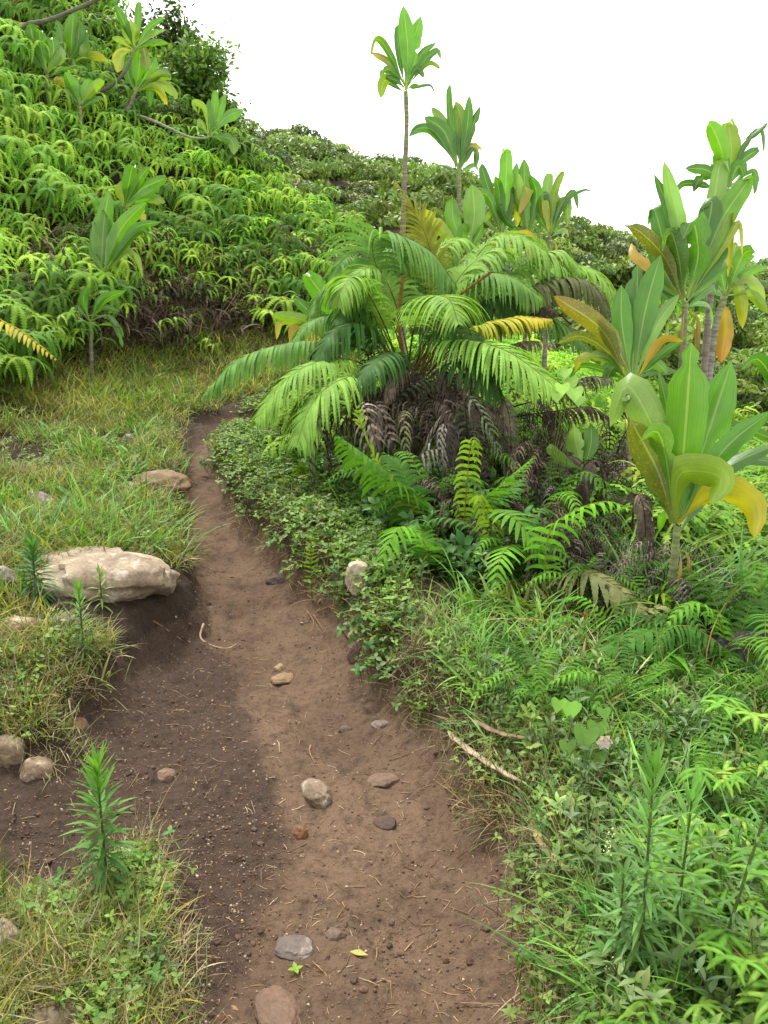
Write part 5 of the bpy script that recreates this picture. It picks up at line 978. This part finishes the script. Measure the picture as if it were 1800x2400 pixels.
for j in range(ns_+1):
    for i in range(nr): th = math.pi*(j/ns_); ph = 2*math.pi*i/nr; sph.append([math.sin(th)*math.cos(ph), math.sin(th)*math.sin(ph), math.cos(th)])
sph = np.array(sph); sq = np.array([[j*nr+i, (j+1)*nr+i, (j+1)*nr+(i+1) % nr, j*nr+(i+1) % nr] for j in range(ns_) for i in range(nr)])
for k in range(len(P)):
    sz = .002+.009*rng.random()**4; v = sph*(1+rng.normal(0, .16, (len(sph), 1)))*np.array([rng.uniform(.8, 1.4), rng.uniform(.8, 1.4), rng.uniform(.45, .7)])*sz
    m.add(v+[P[k, 0], P[k, 1], z[k]+sz*.2], sq, jit(lin(98,80,68,.7) if rng.random() < .7 else lin(84,64,54,.7), .2))
tag(obj('soil_clods', m, M_clod), 'crumbly soil clods along the trail edges', 'soil crumbs', kind='stuff')
def stick(label, pts, r, c, name='stick', cat='stick', flat=None, mat=None):
    P = [np.array(p, float) for p in pts]; b = P[0].copy(); m = MB(); q = curve(P, 22)
    if flat: 
        T = tang(q); S = nrm(np.cross(T, UP)); k = np.linspace(0, 1, 22); ribbon(m, q, S, np.interp(k, [0,.1,.8,1], [.3,1,.8,.1])*flat*(1+.15*np.sin(k*23)), lin(*c), 5, -.5); V = m.V[0]; m.add(V-[0,0,.003], m.Fq[0][:, ::-1], m.C[0])
    else: tube(m, q, np.linspace(r, r*.4, 22)*(1+.15*np.sin(np.arange(22)*1.9)), jit(lin(*c), .1), 6)
    return tag(obj(name, m, M_dry, None, b), label, cat)
def onground(pxs, dz=.01): return [gp(x, y)+np.array([0, 0, d if isinstance(dz, list) else dz]) for (x, y), d in zip(pxs, dz if isinstance(dz, list) else [0]*len(pxs))]
stick('long split pale dry stalk lying along the right trail edge', onground([(1050,1748),(1100,1795),(1160,1842),(1232,1884)], .06), .006, (215,190,160), 'dry_stalk', 'dry stalk', .014)
stick('grey-brown flattened dry stalk beside the herbs', onground([(1110,1730),(1170,1760),(1245,1778)], .07), .006, (165,140,110), 'dry_stalk', 'dry stalk', .012)
stick('dull dry stalk half covered by creepers lower on the right edge', onground([(1235,1965),(1285,2045),(1350,2105)], .06), .006, (190,160,115), 'dry_stalk', 'dry stalk', .010)
stick('curved pale twig with a hooked end on the trail', onground([(478,1478),(470,1500),(490,1515),(530,1525),(555,1518)], [.03,.012,.01,.01,.012]), .006, (215,185,160), 'twig', 'twig')
stick('thin root trailing down across the left scarp', onground([(360,1475),(410,1495),(450,1520),(500,1550),(525,1562)], .006), .004, (170,130,100), 'root', 'root')
stick('forked thin root lying at the near left edge', onground([(0,1852),(60,1848),(110,1868),(175,1895)], .006), .004, (190,150,115), 'root', 'root')
stick('bent twig on the near left of the trail', onground([(375,2140),(405,2180),(420,2225),(440,2230)], .006), .0028, (190,155,125), 'twig', 'twig')
stick('small twig standing against the pale trail stone', onground([(728,1755),(726,1770),(738,1795)], .01), .003, (190,150,120), 'twig', 'twig')
stick('pale dead stem lying at the far left of the bare soil', onground([(25,1948),(70,1942),(122,1937)], .006), .002, (190,165,150), 'twig', 'twig')
stick('thin straw stretched across the bottom right of the trail', onground([(1080,2360),(1160,2362),(1240,2368)], .006), .0018, (190,155,120), 'twig', 'twig')
for i, pxs in enumerate(([(735,1445),(790,1425),(860,1440),(900,1425)], [(735,1450),(760,1490),(742,1480)], [(770,1430),(810,1450),(850,1470)], [(745,1420),(800,1405),(870,1430)], [(620,1335),(660,1310),(700,1290)], [(720,1440),(735,1465),(728,1490)])):
    o = stick('fine exposed root hanging out of the right trail bank', onground(pxs, .015), .0028, (185,145,105), 'root', 'root'); o['group'] = 'roots in the right trail bank'
def fallen(label, px, py, L, W, c, tip=None):
    g = gp(px, py); m = MB(); a = rng.uniform(-.5, .5); d = np.array([math.cos(a), math.sin(a), .1]); lens(m, np.array([0,0,.008])-d*L/2, d, UP+rng.normal(0, .15, 3), L, W, lin(*c), 8, .2, .25)
    return tag(obj('fallen_leaf', m, M_grass, None), label, 'leaf') if False else tag(link('fallen_leaf', mesh_from('fallen_leaf', *m.arrays(), M_grass), None, g), label, 'leaf')
fallen('pale yellow fallen leaf on the near trail', 842, 2240, .05, .019, (225,225,140))
fallen('dry tan curled leaf at the left verge', 120, 1665, .06, .018, (200,160,115))
fallen('small tan dead leaf at the bottom of the trail', 548, 2370, .03, .012, (205,160,120))
fallen('reddish fallen leaf under the right herbs', 1325, 2050, .09, .03, (185,110,75))
fallen('dark red dead leaf standing in the far grass', 450, 912, .16, .07, (120,70,60))
fallen('pale fallen leaf near the right bank roots', 707, 1465, .02, .012, (215,190,170))
g = gp(693, 2285); m = MB()
for k in range(4): a = k*1.6+.3; lens(m, np.array([0,0,.012]), np.array([math.cos(a), math.sin(a), .35]), UP, .022, .013, lin(165,215,75), 4, .3)
tube(m, curve([[0,0,-.01],[0,0,.013]], 3), .0012, lin(150,180,80), 4)
tag(link('seedling', mesh_from('seedling', *m.arrays(), M_grass), None, g), 'tiny lime seedling growing alone on the near trail', 'seedling')
# ------------------------------------------------------------------ bare branch at the top left
m = MB(); b = P3(55, 62, 11.8); tube(m, curve([P3(40,120,11.8), b, P3(120,45,11.7), P3(235,-5,11.6), P3(330,-60,11.6)], 24), np.linspace(.03, .02, 24), lin(120,115,95), 7)
tag(obj('bare_branch', m, M_bark, None, b), 'thick grey bare branch crossing the top left corner', 'branch')
# ------------------------------------------------------------------ sky, sun, camera
w = bpy.data.worlds.new('World'); sc.world = w; w.use_nodes = True; nt = w.node_tree; nt.nodes.clear(); L = nt.links.new
SUN_EL, SUN_AZ = R(62), R(-35)     # azimuth measured from +Y towards +X
sk = N(nt, 'ShaderNodeTexSky', sky_type='NISHITA'); sk.sun_disc = False; sk.sun_elevation = SUN_EL; sk.sun_rotation = SUN_AZ
mx = N(nt, 'ShaderNodeMixRGB'); mx.inputs[0].default_value = .88; mx.inputs[2].default_value = (10.0,9.8,9.3,1); L(sk.outputs[0], mx.inputs[1])
bg = N(nt, 'ShaderNodeBackground'); bg.inputs[1].default_value = .066; L(mx.outputs[0], bg.inputs[0])
ou = N(nt, 'ShaderNodeOutputWorld'); L(bg.outputs[0], ou.inputs[0])
sl = bpy.data.lights.new('sun', 'SUN'); sl.energy = 1.5; sl.angle = R(10); sl.color = (1,.96,.9); so = bpy.data.objects.new('sun', sl); col.objects.link(so)
sd = Vector((math.sin(SUN_AZ)*math.cos(SUN_EL), math.cos(SUN_AZ)*math.cos(SUN_EL), math.sin(SUN_EL))); so.rotation_euler = sd.to_track_quat('Z', 'Y').to_euler(); so.location = sd*60
cd = bpy.data.cameras.new('camera'); co = bpy.data.objects.new('camera', cd); col.objects.link(co); sc.camera = co
co.location = (0, 0, ZC); co.rotation_euler = (math.pi/2-TH, 0, 0); cd.sensor_fit = 'VERTICAL'; cd.sensor_height = 24; cd.lens = 24*F/2400; cd.clip_start = .05; cd.clip_end = 4000
vs = sc.view_settings; vs.view_transform = 'Standard'; vs.look = 'None'; vs.exposure = 2.0; vs.gamma = 1
sc.cycles.max_bounces = 6; sc.cycles.diffuse_bounces = 3; sc.cycles.glossy_bounces = 2; sc.cycles.transmission_bounces = 4; sc.cycles.use_denoising = True
